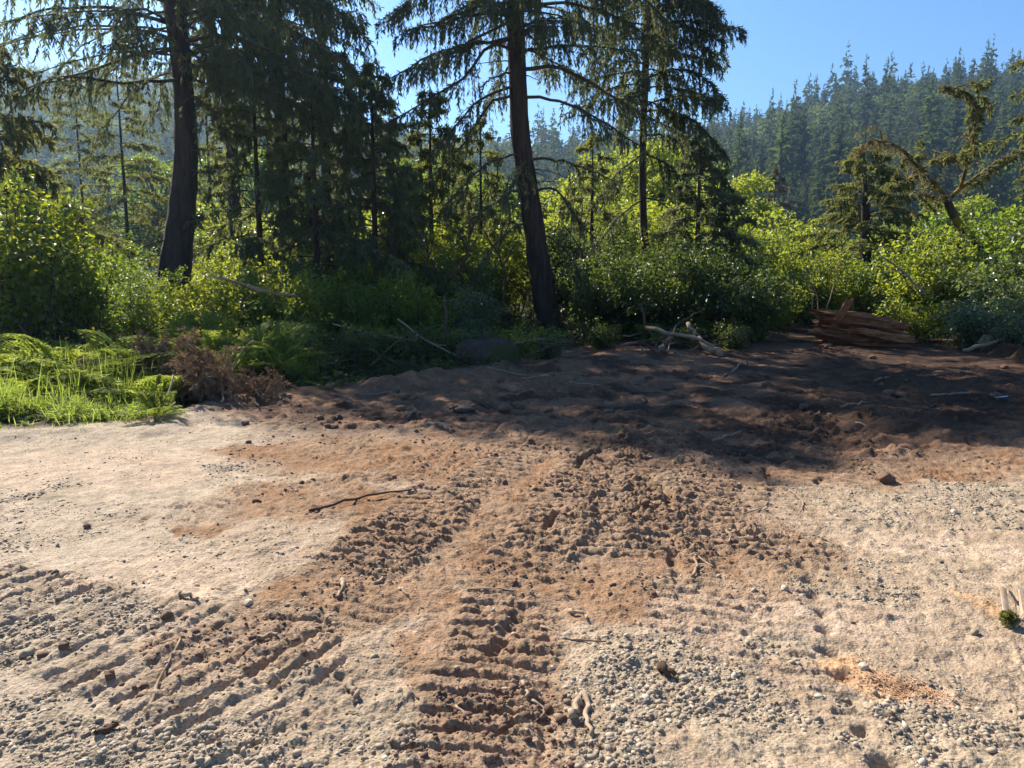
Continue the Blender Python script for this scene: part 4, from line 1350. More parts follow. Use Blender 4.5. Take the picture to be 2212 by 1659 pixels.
# what shows: the right slope and the skyline, where no near tree stands before it
vis = ((us > .285) | ((us > -.20) & (us < -.14))).astype(float) * 2.0 + (pts[:, 1] > 560) * .6 - pts[:, 1] / 420 + rng.normal(0, .12, len(pts))
order = np.argsort(-vis)
ind = set(order[:290].tolist())
kinds = rng.random(len(pts))
bro = fbm(pts[:, 0] / 70, pts[:, 1] / 70, 3, 303)
stuffC, stuffR = MB(), MB()
nC = 0
for q in range(len(pts)):
    x, y = pts[q]
    z = zz[q]
    s = float(np.clip(rng.normal(.88, .24), .45, 1.4))
    if y > 500: s *= .68
    round_ = bro[q] > .10 and kinds[q] < .7
    if q in ind:
        dead = kinds[q] > .965
        if round_: me, nm, lab, cat, gr = dR[q % 2], 'broadleaf_tree', 'pale green rounded tree among the conifers of the distant hill', 'tree', 'rounded trees on the distant hill'
        elif dead: me, nm, lab, cat, gr = dD, 'conifer', 'grey-brown dead conifer on the distant hill', 'conifer', 'dead conifers on the distant hill'
        else: me, nm, lab, cat, gr = dC[q % 5], 'conifer', 'dark green conifer on the forested distant hill', 'conifer', 'conifers on the distant hill'
        o = bpy.data.objects.new(nm, me)
        COL.objects.link(o)
        o.location = (x, y, z)
        o.rotation_euler = (0, 0, float(rng.uniform(0, 6.28)))
        o.scale = (s * float(rng.uniform(.85, 1.15)), s, s * float(rng.uniform(.85, 1.2)))
        tag(o, lab, cat, gr)
    else:
        src = FR[q % 2] if round_ else FC[q % 5]
        if not hasattr(src, 'flat'):
            V = np.concatenate(src.V); Q = np.concatenate(src.Q); A = np.concatenate(src.A)
            T = np.concatenate(src.T)
            src.flat = (V, Q, T, A)
        V, Q, T, A = src.flat
        # the far ones keep a share of their sprays
        nt = 5 * 3 + 2
        a = float(rng.uniform(0, 6.28))
        sx_, sz_ = s * rng.uniform(.85, 1.15), s * rng.uniform(.85, 1.2)
        body = (len(V) - nt) // 4
        m_ = rng.random(body) < (.55 if y < 380 else .46)
        idx = (nt + np.arange(body)[m_][:, None] * 4 + np.arange(4)).ravel()
        W = V[idx]
        grow = 1.0 if y < 380 else 1.25
        c4 = W.reshape(-1, 4, 3)
        c4 = c4[:, :1] + (c4 - c4[:, :1]) * grow
        W = c4.reshape(-1, 3)
        W = np.c_[(W[:, 0] * math.cos(a) - W[:, 1] * math.sin(a)) * sx_, (W[:, 0] * math.sin(a) + W[:, 1] * math.cos(a)) * sx_, W[:, 2] * sz_] + [x, y, z]
        (stuffR if round_ else stuffC).add(W, np.arange(len(W)).reshape(-1, 4), None, np.clip(A[idx] + rng.normal(0, .1), 0, 1))
        nC += 1
tag(stuffC.build('conifer_forest', M['needle_far'], None), 'dense conifer forest covering the distant hills', 'forest', kind='stuff')
tag(stuffR.build('broadleaf_forest', M['leaf_far'], None), 'rounded broadleaf trees mixed into the distant hill forest', 'forest', kind='stuff')
print('hill trees', len(pts), 'stuff', nC)

# ------------------------------------------------------------------ rotten log, planks, tangle
rng = np.random.default_rng(404)


def split_wood(mb, p0, p1, w, t, rng, n=18, jag=.25, twist=.3):
    """a split length of wood: irregular section, splintered ends"""
    p0, p1 = np.array(p0, float), np.array(p1, float)
    ax = nrm(p1 - p0)
    sd = nrm(np.cross(ax, [0.1, 0.2, 1.0]))
    up = np.cross(sd, ax)
    m = 10
    th = np.arange(m) / m * 2 * PI + rng.normal(0, .12, m)
    prof = np.clip(1 + rng.normal(0, .18, m), .6, 1.4)
    s = np.linspace(0, 1, n)
    L = np.linalg.norm(p1 - p0)
    V = []
    drift = np.cumsum(rng.normal(0, .07, (n, m)), 0)
    ends = [rng.uniform(-jag * 2.4, jag, m) * w * 1.6, rng.uniform(-jag, jag * 2.4, m) * w * 1.6]
    for i, q in enumerate(s):
        a = th + twist * q
        r = prof * (1 + drift[i] * 1.1)
        off = ends[0] * max(0, 1 - q * 5) + ends[1] * max(0, (q - .8) * 5)
        V.append(p0 + ax * (L * q + off)[:, None] + sd * (np.cos(a) * r * w / 2)[:, None] + up * (np.sin(a) * r * t / 2)[:, None])
    V = np.concatenate(V)
    i = np.arange(n - 1)[:, None] * m
    j = np.arange(m)[None]
    Q = np.stack([i + j, i + (j + 1) % m, i + m + (j + 1) % m, i + m + j], -1).reshape(-1, 4)
    c = len(V)
    V = np.concatenate([V, [p0 + ax * .06], [p1 - ax * .06]])
    jj = np.arange(m)
    T = np.concatenate([np.stack([np.full(m, c), (jj + 1) % m, jj], -1), np.stack([np.full(m, c + 1), (n - 1) * m + jj, (n - 1) * m + (jj + 1) % m], -1)])
    mb.add(V, Q, T)


YG = 17.6
lb = np.array([(1860 - 1106) / F * YG, YG])
lz = gz(*lb)
root = empty('rotten_log', (lb[0], lb[1], lz - .03), 0, 'big crumbling red log lying at the back of the cleared dirt', 'log')
def lp(px, py, Y): return at(px, py, Y) - np.array([lb[0], lb[1], lz - .03])
n, m = 90, 72
p0, p1 = lp(1766, 704, 18.0), lp(1950, 728, 17.5)
ax = nrm(p1 - p0)
sd = nrm(np.cross(ax, [0, 0, 1.0]))
up = np.cross(sd, ax)
s = np.linspace(0, 1, n)
th = np.arange(m) / m * 2 * PI
TH, SS_ = np.meshgrid(th, s)
crk = fbm(TH.ravel() * 3.2 + 5, SS_.ravel() * 1.1, 4, 71).reshape(TH.shape)
crk2 = fbm(TH.ravel() * 8, SS_.ravel() * 2.2, 3, 72).reshape(TH.shape)
grv = fbm(TH.ravel() * 5.5 + .6 * SS_.ravel(), SS_.ravel() * .8 + 3, 3, 73).reshape(TH.shape)
R0 = .43 * (1 - .34 * np.abs(SS_ - .42)) * (1 + .20 * crk + .16 * crk2 - .34 * ss(.05, .4, grv) - .22 * np.maximum(0, np.sin(TH * 4 + 1.5 * SS_))**6)
endj = (rng.uniform(-.30, .16, m) + .15 * np.sin(np.arange(m) * .4))[None] * np.maximum(0, (np.abs(SS_ - .5) - .36) * 7) * np.sign(SS_ - .5)
V = p0 + ax * ((SS_ + 0) * np.linalg.norm(p1 - p0) + endj)[..., None] + sd * (np.cos(TH) * R0)[..., None] * 1.15 + up * (np.sin(TH) * R0)[..., None] * .95
V = V.reshape(-1, 3)
i = np.arange(n - 1)[:, None] * m
j = np.arange(m)[None]
Q = np.stack([i + j, i + (j + 1) % m, i + m + (j + 1) % m, i + m + j], -1).reshape(-1, 4)
c = len(V)
V = np.concatenate([V, [p0 + ax * .1, p1 - ax * .1]])
jj = np.arange(m)
T = np.concatenate([np.stack([np.full(m, c), (jj + 1) % m, jj], -1), np.stack([np.full(m, c + 1), (n - 1) * m + jj, (n - 1) * m + (jj + 1) % m], -1)])
mb = MB()
mb.add(V, Q, T)
mb.build('heartwood', M['rot'], root)
for k, (a, b_, w, t) in enumerate([((1775, 676, 17.9), (1900, 694, 17.6), .20, .10), ((1850, 716, 17.15), (1955, 734, 16.95), .20, .14)]):
    mb = MB()
    split_wood(mb, lp(*a), lp(*b_), w, t, rng, 30, .35)
    mb.build('split_slab', M['rot'], root)


def loose(name, pts, r, mat, label, cat, group=None, sides=6, branches=()):
    """one stick; pts are world points"""
    pts = np.asarray(pts, float)
    b0 = pts[0].copy()
    o_pts = smooth_path(pts - b0, 10)
    o_pts[1:-1] += rng.normal(0, r * .5, (8, 3))
    mb = MB()
    tube(mb, o_pts, np.linspace(r, r * .55, 10), sides, rough=.08, rng=rng)
    for t, L, az in branches:
        o = along(o_pts, np.array([t]))[0][0]
        d = nrm(o_pts[-1] - o_pts[0])
        d2 = nrm(d + az * nrm(np.cross(d, [0, 0, 1.0])) + [0, 0, .05])
        tube(mb, smooth_path(np.stack([o, o + d2 * L * .5 + rng.normal(0, .01, 3), o + d2 * L]), 6), np.linspace(r * .75, r * .4, 6), sides)
    ob = mb.build(name, M[mat], None, True)
    ob.location = tuple(b0)
    return tag(ob, label, cat, group)


def on_ground(px, py, lift=.012):
    q = gp(px, py)
    for _ in range(3):                      # follow the real surface, not the flat one
        z = gz(*q)
        d = ray(px, py)
        q = (d * ((CAM_H - z) / -d[2]))[:2]
    return np.array([q[0], q[1], gz(*q) + lift])


def wood(name, p0, p1, w, t, mat, label, cat, group=None):
    p0, p1 = np.array(p0, float), np.array(p1, float)
    mb = MB()
    split_wood(mb, p0 * 0, p1 - p0, w, t, rng, 10)
    ob = mb.build(name, M[mat], None)
    ob.location = tuple(p0)
    return tag(ob, label, cat, group)


wood('plank', on_ground(1781, 744), at(1834, 652, 17.2), .13, .08, 'rot_light', 'split red plank leaning up across the front of the red log', 'plank')
wood('wood_slab', on_ground(1705, 737, .05), on_ground(1808, 745, .04), .16, .08, 'rot_light', 'flat red slab on the dirt in front of the leaning plank', 'slab')
wood('wood_slab', on_ground(1775, 752, .04), on_ground(1832, 742, .06), .13, .08, 'rot_light', 'short red slab under the foot of the leaning plank', 'slab')
wood('wood_slab', on_ground(1690, 713, .06), on_ground(1772, 722, .05), .2, .12, 'rot', 'dark rotten slab left of the red log', 'slab')
wood('wood_slab', on_ground(1720, 702, .10), on_ground(1760, 698, .22), .25, .14, 'rot', 'upturned dark rotten chunk behind the left end of the red log', 'slab')

# root tangle by the slim trunk
G = 'broken sticks of the root tangle under the slim trunk'
loose('branch', [on_ground(1555, 772), at(1525, 745, 15.6), at(1497, 718, 15.9), at(1486, 697, 16)], .075, 'stick', 'thick broken branch slanting up to the left out of the root tangle', 'branch')
loose('branch', [at(1395, 708, 16.2), at(1450, 722, 15.8), at(1510, 736, 15.5), on_ground(1560, 748)], .05, 'stick', 'pale pole lying across the root tangle', 'branch')
loose('branch', [on_ground(1420, 760), at(1440, 735, 15.8), at(1452, 722, 15.8)], .05, 'stick', 'curved root rising in the front of the root tangle', 'branch')
loose('branch', [on_ground(1405, 735), at(1390, 690, 17), at(1382, 655, 17)], .05, 'dark_stick', 'dark stub leaning against the slim trunk', 'branch')
loose('branch', [on_ground(1340, 748), on_ground(1440, 742, .12), on_ground(1500, 752, .05)], .035, 'stick', 'long stick lying flat left of the root tangle', 'branch')
for i in range(26):
    a = on_ground(rng.uniform(1370, 1540), rng.uniform(728, 768), rng.uniform(.02, .28))
    d = rng.normal(0, 1, 3) * [.6, .5, .3]
    loose('stick', [a, a + d * .5 + [0, 0, .05], a + d], rng.uniform(.012, .035), ['stick', 'dark_stick', 'dark_stick'][i % 3], 'broken stick jammed in the root tangle under the slim trunk', 'stick', G)
# torn root plate, a shaggy mass
rp = on_ground(1430, 715)
mb = MB()
m = 420
st0 = rng.normal(0, 1, (m, 3)) * [.55, .3, .22] + [0, 0, .25]
tq = twig_pts(st0, nrm(rng.normal(0, 1, (m, 3)) + [0, 0, .3]), rng.uniform(.15, .5, m), np.full((m, 1, 1), 1.2), 5)
ribbons(mb, tq, .022, rng)
pebbles(mb, rng.normal(0, 1, (160, 3)) * [.5, .3, .16] + [0, 0, .12], rng.uniform(.06, .28, 160), rng.random(160), rng, .7)
o = mb.build('root_mass', M['rot'], None)
o.location = tuple(rp)
tag(o, 'torn up root mass with red-brown soil at the foot of the slim trunk', 'roots')

# shaded fallen branches on the left edge of the soil
G = 'fallen grey branches in the shaded edge'
for i, (a, b_, c, r) in enumerate([((540, 790, 12.6), (640, 745, 13.2), (720, 720, 13.8), .022), ((720, 700, 14.6), (800, 720, 14.2), (900, 735, 14), .022), ((770, 740, 13.6), (830, 770, 13.2), (900, 800, 12.8), .025), ((800, 790, 12.6), (880, 725, 14), (960, 700, 15), .025),
                                   ((860, 690, 15.4), (930, 740, 14.2), (990, 770, 13.6), .03), ((600, 820, 11.4), (680, 790, 12), (770, 775, 12.6), .02), ((960, 640, 15.5), (965, 720, 15), (962, 775, 14.4), .035), ((1010, 760, 14), (1090, 745, 14.2), (1180, 730, 14.4), .02),
                                   ((1090, 735, 14.6), (1160, 742, 14.3), (1250, 748, 14.6), .025), ((1130, 770, 13.9), (1200, 745, 14.4), (1260, 720, 15), .022)]):
    loose('branch', [at(*a), at(*b_), at(*c)], r * .75, ['dark_stick', 'stick', 'dark_stick'][i % 3], 'thin fallen branch among shaded weeds at the soil edge', 'branch', G, branches=((.4, .5, .6), (.6, .4, -.7)))
loose('branch', [at(640, 640, 14), at(560, 625, 13.6), at(500, 608, 13.4), at(455, 590, 13.4)], .03, 'stick', 'long dead branch arching leftwards over the shaded ferns', 'branch', branches=((.35, .7, .5), (.6, .5, -.6)))
for i, l in enumerate([[(985, 672, 19), (958, 628, 19), (985, 590, 19.1), (1008, 560, 19.2), (1015, 500, 19.3), (1012, 440, 19.4)], [(930, 660, 20), (915, 610, 20), (925, 560, 20.1), (918, 510, 20.2), (900, 470, 20.3)],
                       [(1085, 660, 20), (1090, 600, 20), (1078, 540, 20.2), (1090, 480, 20.4)], [(840, 650, 20), (850, 580, 20), (838, 520, 20.2), (845, 450, 20.4)], [(1255, 690, 21), (1262, 600, 21), (1250, 520, 21.2), (1258, 440, 21.4)],
                       [(700, 660, 19), (695, 590, 19), (705, 520, 19.2), (698, 460, 19.3)]]):
    loose('bare_sapling', [at(*q) for q in l], .045 if i == 0 else .035, 'dark_stick', ['crooked dark bare stem forking left of the tall bare trunk', 'second crooked dark stem further left of the tall bare trunk', 'thin dark stem close beside the tall bare trunk', 'dark thin stem behind the fallen grey branches', 'dark thin stem between the two bare-trunked spruces', 'dark thin stem in the deep shade over the ferns'][i],
          'bare sapling', branches=((.45, .9, .6), (.6, .8, -.7), (.75, .6, .5)))
# mossy mound / rotten stump by the bright bush
q = on_ground(1055, 783)
mb = MB()
th = np.linspace(0, 2 * PI, 28, endpoint=False)
rows = []
for zf, rf in ((-.05, 1.0), (.12, .98), (.26, .86), (.36, .62), (.40, .25)):
    rr = rf * (1 + .18 * fbm(np.cos(th) * 2 + zf * 3, np.sin(th) * 2, 3, 7))
    rows.append(np.c_[np.cos(th) * rr * .62, np.sin(th) * rr * .4, np.full(28, zf) + .05 * fbm(np.cos(th) * 4, np.sin(th) * 4 + zf * 9, 3, 9)])
V = np.concatenate(rows)
i = np.arange(4)[:, None] * 28
j = np.arange(28)[None]
mb.add(np.concatenate([V, [[0, 0, .42]]]), np.stack([i + j, i + (j + 1) % 28, i + 28 + (j + 1) % 28, i + 28 + j], -1).reshape(-1, 4), np.stack([4 * 28 + np.arange(28), 4 * 28 + (np.arange(28) + 1) % 28, np.full(28, 140)], -1))
o = mb.build('tree_stump', M['stump'], None, True)
o.location = tuple(q)
tag(o, 'low mossy rotten stump left of the small bright bush', 'stump')

# dead brown brush on the left
def brush(px, py, W, H, n, tint, label, nt=20):
    b = on_ground(px, py)
    root = empty('dead_brush', tuple(b), 0, label, 'dead brush')
    st, nd = MB(), MB()
    P, D, L = [], [], []
    for i in range(nt):
        o = np.array([rng.normal(0, W * .3), rng.normal(0, W * .2), rng.uniform(0, .15)])
        az = rng.uniform(-1.9, 1.9)
        e = o + np.array([math.sin(az) * W * rng.uniform(.3, .8), rng.normal(0, .2) * W, H * rng.uniform(.35, 1.0)])
        p = smooth_path(np.stack([o, (o + e) / 2 + [0, 0, .12 * H], e]), 10)
        p[1:] += rng.normal(0, .012, (9, 3))
        tube(st, p, np.linspace(.012, .003, 10), 4)
        k = n // nt
        q, _ = along(p, .15 + .85 * rng.random(k))
        P.append(q); D.append(nrm(nrm(e - o) * .6 + rng.normal(0, .6, (k, 3)))); L.append(rng.uniform(.12, .38, k))
    P, D, L = map(np.concatenate, (P, D, L))
    tp = twig_pts(P, D, L, np.full((len(P), 1, 1), .5), 5)
    ribbons(st, tp, .006, rng)
    st.build('twigs', M['stick'], root)
    needles(nd, tp, L, rng, 70, .06, .014, .6, tint)
    nd.build('dead_needles', M['dead'], root)
brush(385, 872, 1.0, .85, 900, 0.0, 'heap of dead brown conifer boughs at the right end of the grassy verge')
brush(452, 868, .55, .55, 480, .25, 'rust-orange dead bough beside the larger brown brush heap')
brush(560, 842, .5, .25, 120, -.1, 'flattened dead twigs on the soil mound right of the brown brush')
loose('stick', [on_ground(326, 920), at(345, 870, 8.6), at(368, 835, 8.8), at(375, 810, 8.9)], .022, 'pale_stick', 'pale forked dead stem standing at the end of the grassy verge', 'stick', branches=((.35, .35, .5), (.5, .3, -.6)))
loose('stick', [on_ground(478, 875), at(482, 840, 9.6), at(478, 815, 9.7), at(492, 770, 9.8)], .014, 'stick', 'thin upright dead stem beside the rust-orange bough', 'stick')
loose('stick', [on_ground(500, 862), at(505, 800, 10.4), at(525, 755, 10.5), at(548, 735, 10.6)], .014, 'stick', 'curved tall dead twig behind the rust-orange bough', 'stick', branches=((.4, .3, .5),))
# pale grass stalks by the log
for i, (a, b_, c) in enumerate([((1755, 672), (1750, 610), (1728, 555)), ((1768, 678), (1762, 630), (1738, 585)), ((1785, 668), (1800, 620), (1812, 560))]):
    loose('reed', [at(*a, 21), at(*b_, 21), at(*c, 21)], .014, 'pale_stick', ['tall pale stalk bending left behind the red log', 'shorter pale stalk bending left behind the red log', 'tall pale stalk slanting right behind the red log'][i], 'stalk')
loose('log', [on_ground(2130, 758, .15), on_ground(2212, 742, .18), on_ground(2300, 735, .2)], .17, 'stick', 'weathered fallen trunk half buried in bushes at the right margin', 'log')
loose('branch', [on_ground(2080, 762, .05), at(2130, 745, 16.2), at(2165, 735, 16.4)], .05, 'stick', 'pale branch on the bank beside the weathered trunk', 'branch')
# drooping dead snag arching over the bushes on the right
loose('branch', [at(2000, 640, 20), at(1965, 600, 20.3), at(1905, 555, 20.6)], .04, 'stick', 'dead grey limb poking left out of the bushes beside the small spruce', 'branch')

# ------------------------------------------------------------------ sticks and stones of the yard
def gstick(a, b_, r, mat, label, mid=None, name='stick', cat='stick', br=(), group=None):
    A, B = on_ground(*a, lift=r * .7), on_ground(*b_, lift=r * .9)
    if mid is None: C_ = (A + B) / 2 + rng.normal(0, .015, 3) * [1, 1, 0]
    else: C_ = on_ground(*mid, lift=r)
    C_[2] = max(gz(C_[0], C_[1]) + r * .9, (A[2] + B[2]) / 2)
    return loose(name, [A, C_, B], r, mat, label, cat, group, branches=br)


gstick((668, 1105), (890, 1063), .011, 'dark_stick', 'long thin dark stick lying across the yard below the shadow edge', mid=(770, 1085))
gstick((1010, 1275), (1115, 1278), .005, 'stick', 'straight thin twig lying crosswise in the middle of the yard')
gstick((1238, 1562), (1262, 1500), .014, 'pale_stick', 'short thick arm of bent pale stick beside the gravel patch', mid=(1246, 1535))
gstick((1262, 1500), (1277, 1595), .012, 'pale_stick', 'longer curved pale stick meeting the short thick one beside the gravel patch', mid=(1270, 1545))
gstick((757, 1475), (765, 1520), .013, 'pale_stick', 'pale curved bone-like stick left of the lower track', mid=(766, 1495))
gstick((740, 1265), (726, 1293), .013, 'pale_stick', 'stubby pale stick standing out of dark clods left of the track')
gstick((558, 1378), (598, 1376), .011, 'pale_stick', 'flat cream wood chip on the pale ground in the left of the yard', name='wood_chip', cat='wood chip')
gstick((388, 1287), (428, 1302), .015, 'pale_stick', 'bent pale wood chip near the stones left', mid=(405, 1293), name='wood_chip', cat='wood chip')
gstick((318, 1548), (390, 1395), .007, 'stick', 'long thin twig lying over the oblique track at the left', mid=(350, 1470))
gstick((212, 1588), (256, 1572), .014, 'dark_stick', 'short black stick on the gravel at the lower left')
gstick((808, 1262), (868, 1232), .009, 'pale_stick', 'thin pale stick beside the left cleat marks')
gstick((862, 1272), (884, 1292), .008, 'pale_stick', 'small split stick at the right of the dark clods')
gstick((1168, 1355), (1310, 1388), .006, 'stick', 'thin bent twig ending at the gravel right of the track', mid=(1240, 1383), br=((.5, .18, .25),))
gstick((1230, 1322), (1268, 1342), .010, 'pale_stick', 'short pale stick on the pale patch in the middle')
gstick((1128, 1480), (1135, 1512), .009, 'pale_stick', 'pale splinter in the soil of the lower track')
gstick((1150, 1515), (1157, 1548), .006, 'stick', 'small dry twig right of the lower track')
gstick((1435, 1442), (1460, 1470), .018, 'dark_stick', 'dark stubby stick on the gravel right of the track')
gstick((1495, 1255), (1500, 1215), .010, 'stick', 'upright twig at the end of the right cleat marks')
gstick((1546, 1230), (1478, 1190), .008, 'stick', 'reddish root lying at the end of the right cleat marks')
gstick((1560, 1140), (1570, 1180), .008, 'stick', 'curved root right of the right cleat marks', mid=(1578, 1160))
gstick((1705, 1060), (1728, 1108), .008, 'stick', 'curved twig on the pale ground right of the shadow', mid=(1734, 1085))
gstick((1605, 1110), (1660, 1085), .006, 'stick', 'thin straight twig left of the curved one')
gstick((985, 1525), (1025, 1570), .006, 'stick', 'thin twig pressed into the lower track')
gstick((880, 1480), (905, 1512), .006, 'stick', 'grey twig at the left side of the lower track')
gstick((1540, 955), (1600, 935), .014, 'stick', 'stick in the shaded soil close to the cleat marks')
gstick((1580, 805), (1612, 780), .02, 'stick', 'short pale stick stuck in the shaded soil', mid=(1596, 790))
gstick((925, 918), (968, 932), .025, 'stick', 'pale broken board in the shade near the shadow edge')
gstick((1125, 822), (1185, 815), .014, 'stick', 'stick on shaded soil below the small bright bush')
gstick((1230, 822), (1320, 838), .018, 'stick', 'long pale stick at the left end of the sunlit soil strip')
for i in range(30):
    px, py = rng.uniform(760, 2150), rng.uniform(770, 930)
    gstick((px, py), (px + rng.normal(0, 45), py + rng.normal(0, 6)), rng.uniform(.006, .02), ['stick', 'dark_stick', 'rot_light'][i % 3], 'thin broken stick lying in the churned shaded soil', group='broken sticks in the churned soil')
for i in range(36):
    px, py = rng.uniform(80, 2150), rng.uniform(1020, 1640)
    a = rng.uniform(0, PI)
    l = rng.uniform(8, 26)
    gstick((px, py), (px + l * math.cos(a), py + .5 * l * math.sin(a)), rng.uniform(.002, .005), ['stick', 'pale_stick', 'stick'][i % 3], 'tiny dry twig lying on the sunlit yard', group='tiny dry twigs on the yard')


def rock(px, py, size, mat, label, name='rock', cat='rock', flat=.7, group=None, var=.5):
    b = on_ground(px, py, 0)
    v, t = ICO_V.copy(), ICO_T
    ed = {}
    V = [tuple(q) for q in v]
    for _ in range(2):
        T2 = []
        ed = {}
        def mid(a, c):
            kk = (min(a, c), max(a, c))
            if kk not in ed:
                V.append(tuple(nrm((np.array(V[a]) + np.array(V[c])))))
                ed[kk] = len(V) - 1
            return ed[kk]
        for a, c, d in t:
            ab, bc, ca = mid(a, c), mid(c, d), mid(d, a)
            T2 += [(a, ab, ca), (c, bc, ab), (d, ca, bc), (ab, bc, ca)]
        t = np.array(T2)
    V = np.array(V)
    sd_ = rng.integers(0, 999)
    r = 1 + .28 * fbm(V[:, 0] * 1.6 + V[:, 2] + 9, V[:, 1] * 1.6 - V[:, 2] + 4, 3, int(sd_)) + .10 * fbm(V[:, 0] * 5, V[:, 1] * 5 + V[:, 2] * 5, 2, int(sd_) + 5)
    V = V * r[:, None] * np.array([rng.uniform(.85, 1.2), rng.uniform(.7, 1.0), flat]) * size / 2
    mb = MB()
    mb.add(V, None, t, np.full(len(V), var))
    o = mb.build(name, M[mat], None, True)
    o.location = (b[0], b[1], b[2] + size * flat * .28)
    o.rotation_euler = (0, 0, float(rng.uniform(0, 6.28)))
    return tag(o, label, cat, group)


for px, py, s, mat, lab, var in [(360, 1335, .055, 'clod', 'black clod at the tip of the oblique gravel ridge', .5), (188, 1140, .055, 'clod', 'dark round clod alone on the pale left yard', .5), (538, 1305, .045, 'stone', 'white stone on the pale left of the yard', 1.0),
                                 (60, 1420, .05, 'stone', 'grey cube-shaped stone on the lower left gravel', .35), (140, 1410, .05, 'clod', 'dark clod right of the grey cube-shaped stone', .5), (1485, 1070, .10, 'clod', 'dark clod on the edge of the right cleat marks', .5),
                                 (1090, 890, .16, 'clod', 'dark block of soil in the tree shadow', .5), (1002, 892, .27, 'stone', 'flat grey-brown stone slab lying in the tree shadow', .0), (1915, 1042, .15, 'clod', 'lump of root and brown soil on the pale right yard', .5),
                                 (1655, 830, .16, 'clod', 'rounded soil lump in the sunlit part of the churned soil', .5), (2060, 1108, .05, 'stone', 'pale stone on the right of the yard', .95), (238, 1462, .045, 'clod', 'dark clod below the oblique gravel ridge', .5),
                                 (855, 1190, .07, 'clod', 'clod with a bit of green on the left cleat marks', .5), (1695, 1275, .05, 'stone', 'pale stone left of the row of holes', .8), (2105, 1370, .045, 'stone', 'grey stone below the splintered wood', .4), (1865, 1445, .045, 'stone', 'cream stone left of the orange chips', .9)]:
    rock(px, py, s, mat, lab, 'soil_clod' if mat == 'clod' else 'rock', 'clod' if mat == 'clod' else 'rock', .35 if s == .27 else .7, None, var)
for i in range(40):
    px, py = rng.uniform(560, 2200), rng.uniform(775, 900)
    rock(px, py, rng.uniform(.05, .16), 'clod', 'brown lump of churned soil in the shaded ground', 'soil_clod', 'clod', .65, 'lumps of churned soil in the shade')
for i in range(22):
    px, py = rng.uniform(430, 1000), rng.uniform(855, 960)
    rock(px, py, rng.uniform(.03, .10), 'clod', 'brown soil lump on the sunlit bank right of the dead brush', 'soil_clod', 'clod', .65, 'soil lumps on the bank by the dead brush')
# white scrap
q = on_ground(2159, 859)
mb = MB()
mb.add(np.array([[-.09, -.05, 0], [.08, -.06, .02], [.10, .05, .0], [-.07, .06, .03], [-.09, -.05, .015], [.08, -.06, .035], [.10, .05, .015], [-.07, .06, .045]]), [[0, 3, 2, 1], [4, 5, 6, 7], [0, 1, 5, 4], [1, 2, 6, 5], [2, 3, 7, 6], [3, 0, 4, 7]])
o = mb.build('paper_scrap', M['scrap'], None)
o.location = tuple(q)
tag(o, 'small white scrap lying on the black shaded soil', 'scrap')
# splintered wood with moss at the right margin
for i, (a, b_, w) in enumerate([((2172, 1345), (2162, 1312), .022), ((2200, 1340), (2190, 1305), .028), ((2215, 1350), (2205, 1315), .03), ((2190, 1362), (2230, 1340), .022), ((2208, 1330), (2180, 1318), .018)]):
    A, B = on_ground(*a, lift=.02), on_ground(*b_, lift=.05)
    wood('wood_splinter', A, B + [0, 0, .04], w, .012, 'pale_stick', 'fresh pale splinter of the broken wood at the right margin', 'splinter', 'fresh pale splinters at the right margin')
q = on_ground(2178, 1352)
mb = MB()
n = 900
d = nrm(rng.normal(0, 1, (n, 3)) + [0, 0, .5])
kites(mb, d * .032 * rng.random((n, 1)) + [0, 0, .02], d, nrm(rng.normal(0, 1, (n, 3))), .018, .006, rng.random(n) * .4)
o = mb.build('moss_clump', M['needle_olive'], None)
o.location = tuple(q)
tag(o, 'dark green moss clump beside the pale splinters', 'moss')
# orange bark shreds
n = 900
a_ = rng.normal(0, .45, (n, 2))
q0, qx, qy = gp(1955, 1485), gp(2070, 1490), gp(1950, 1455)
X = q0[0] + a_[:, 0] * abs(qx[0] - q0[0])
Y = q0[1] + a_[:, 1] * abs(qy[1] - q0[1]) - a_[:, 0] * .05
mb = MB()
kites(mb, np.c_[X, Y, ground(X, Y, False) + .004], nrm(np.c_[rng.normal(0, 1, (n, 2)), rng.normal(0, .12, n)]), nrm(rng.normal(0, .25, (n, 3)) + [0, 0, 1]), rng.uniform(.008, .03, n), rng.uniform(.003, .008, n), rng.random(n))
tag(mb.build('bark_shreds', M['bark_chip'], None), 'patch of orange bark shreds on the gravel at the right', 'bark shreds', kind='stuff')
# buttercups in the verge
for i, (px, py, Y) in enumerate([(215, 855 - 90 + 60, 8.6), (345, 810, 8.9), (350, 875, 8.4), (8, 858, 8.6), (515 // 2, 868, 8.3)]):
    b = at(px, py, Y)
    root = empty('flower', tuple(b), 0, 'yellow buttercup on a thin stem above the verge grass', 'flower', 'yellow buttercups in the verge grass')
    mb = MB()
    az = np.arange(6) / 6 * 2 * PI
    kites(mb, np.zeros((6, 3)), np.c_[np.cos(az), np.sin(az), np.full(6, .5)], np.tile([0, 0, 1.0], (6, 1)), .022, .02, .6)
    mb.build('petals', M['yellow'], root)
    mb = MB()
    tube(mb, [[0, 0, 0], [.01, 0, -b[2] * .5], [0, 0, -b[2] + gz(b[0], b[1])]], .0025, 3)
    mb.build('stalk', M['grass'], root)
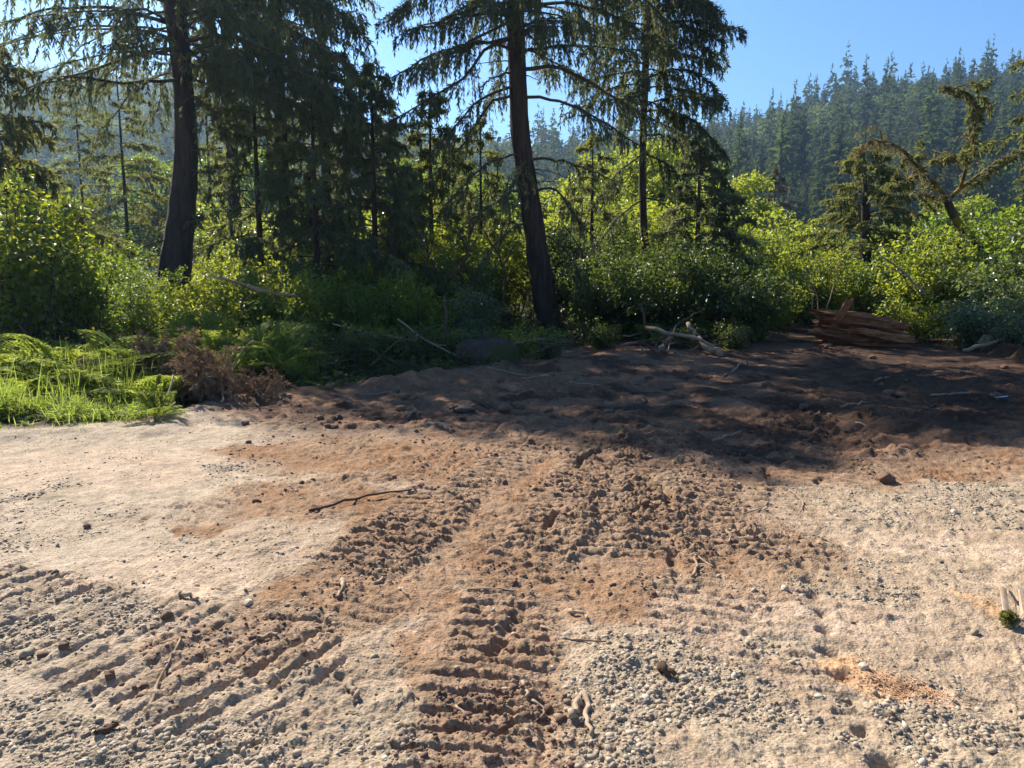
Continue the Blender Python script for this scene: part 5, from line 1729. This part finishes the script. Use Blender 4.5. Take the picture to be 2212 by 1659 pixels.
# ------------------------------------------------------------------ air
mb = MB()
x0, x1, y0, y1, z0, z1 = -1250, 1250, -1200, 1250, -4, 240
mb.add([[x0, y0, z0], [x1, y0, z0], [x1, y1, z0], [x0, y1, z0], [x0, y0, z1], [x1, y0, z1], [x1, y1, z1], [x0, y1, z1]],
       [[0, 3, 2, 1], [4, 5, 6, 7], [0, 1, 5, 4], [1, 2, 6, 5], [2, 3, 7, 6], [3, 0, 4, 7]])
m, nt, out = new_mat('haze_air')
v = node(nt, 'ShaderNodeVolumePrincipled')
v.inputs['Color'].default_value = (.45, .68, 1.0, 1)
v.inputs['Density'].default_value = HAZE
v.inputs['Anisotropy'].default_value = .6
link(nt, v.outputs[0], out.inputs['Volume'])
tag(mb.build('haze', m), 'thin blue haze of the valley air', 'haze', kind='stuff')

# ------------------------------------------------------------------ light, sky, camera
EL, AZ = rad(SUN_EL), rad(SUN_AZ)
sdir = Vector((math.sin(AZ) * math.cos(EL), math.cos(AZ) * math.cos(EL), math.sin(EL)))
L = bpy.data.lights.new('sun', 'SUN')
L.energy = SUN_E
L.angle = rad(.5)
L.color = (1.0, .915, .79)
lo = bpy.data.objects.new('sun', L)
lo.rotation_euler = sdir.to_track_quat('Z', 'Y').to_euler()
COL.objects.link(lo)
w = bpy.data.worlds.new('World')
S.world = w
w.use_nodes = True
nt = w.node_tree
bg = nt.nodes['Background']
sky = nt.nodes.new('ShaderNodeTexSky')
sky.sky_type = 'NISHITA'
sky.sun_disc = False
sky.sun_elevation = EL
sky.sun_rotation = AZ
sky.air_density = 1.0
sky.dust_density = .0
sky.ozone_density = 5.0
tint = nt.nodes.new('ShaderNodeMix')
tint.data_type = 'RGBA'
tint.blend_type = 'MULTIPLY'
tint.inputs[0].default_value = 1
tint.inputs[7].default_value = (.76, .98, 1.12, 1)
nt.links.new(sky.outputs[0], tint.inputs[6])
nt.links.new(tint.outputs[2], bg.inputs[0])
bg.inputs[1].default_value = SKY_S

cam = bpy.data.cameras.new('camera')
cam.sensor_width = 36
cam.sensor_fit = 'HORIZONTAL'
cam.lens = 36 * F / 2212
cam.clip_start = .05
cam.clip_end = 6000
co = bpy.data.objects.new('camera', cam)
co.location = (0, 0, CAM_H)
co.rotation_euler = (PI / 2 - PITCH, 0, 0)
COL.objects.link(co)
S.camera = co

S.view_settings.view_transform = 'Standard'
S.view_settings.look = 'None'
S.view_settings.exposure = EXPO
S.view_settings.gamma = 1
S.render.engine = 'CYCLES'
S.cycles.use_denoising = True
S.cycles.max_bounces = 6
S.cycles.diffuse_bounces = 3
S.cycles.transmission_bounces = 3
S.cycles.volume_bounces = 0
S.cycles.transparent_max_bounces = 4
S.cycles.use_adaptive_sampling = True
S.cycles.adaptive_threshold = .01
S.cycles.sample_clamp_indirect = 6
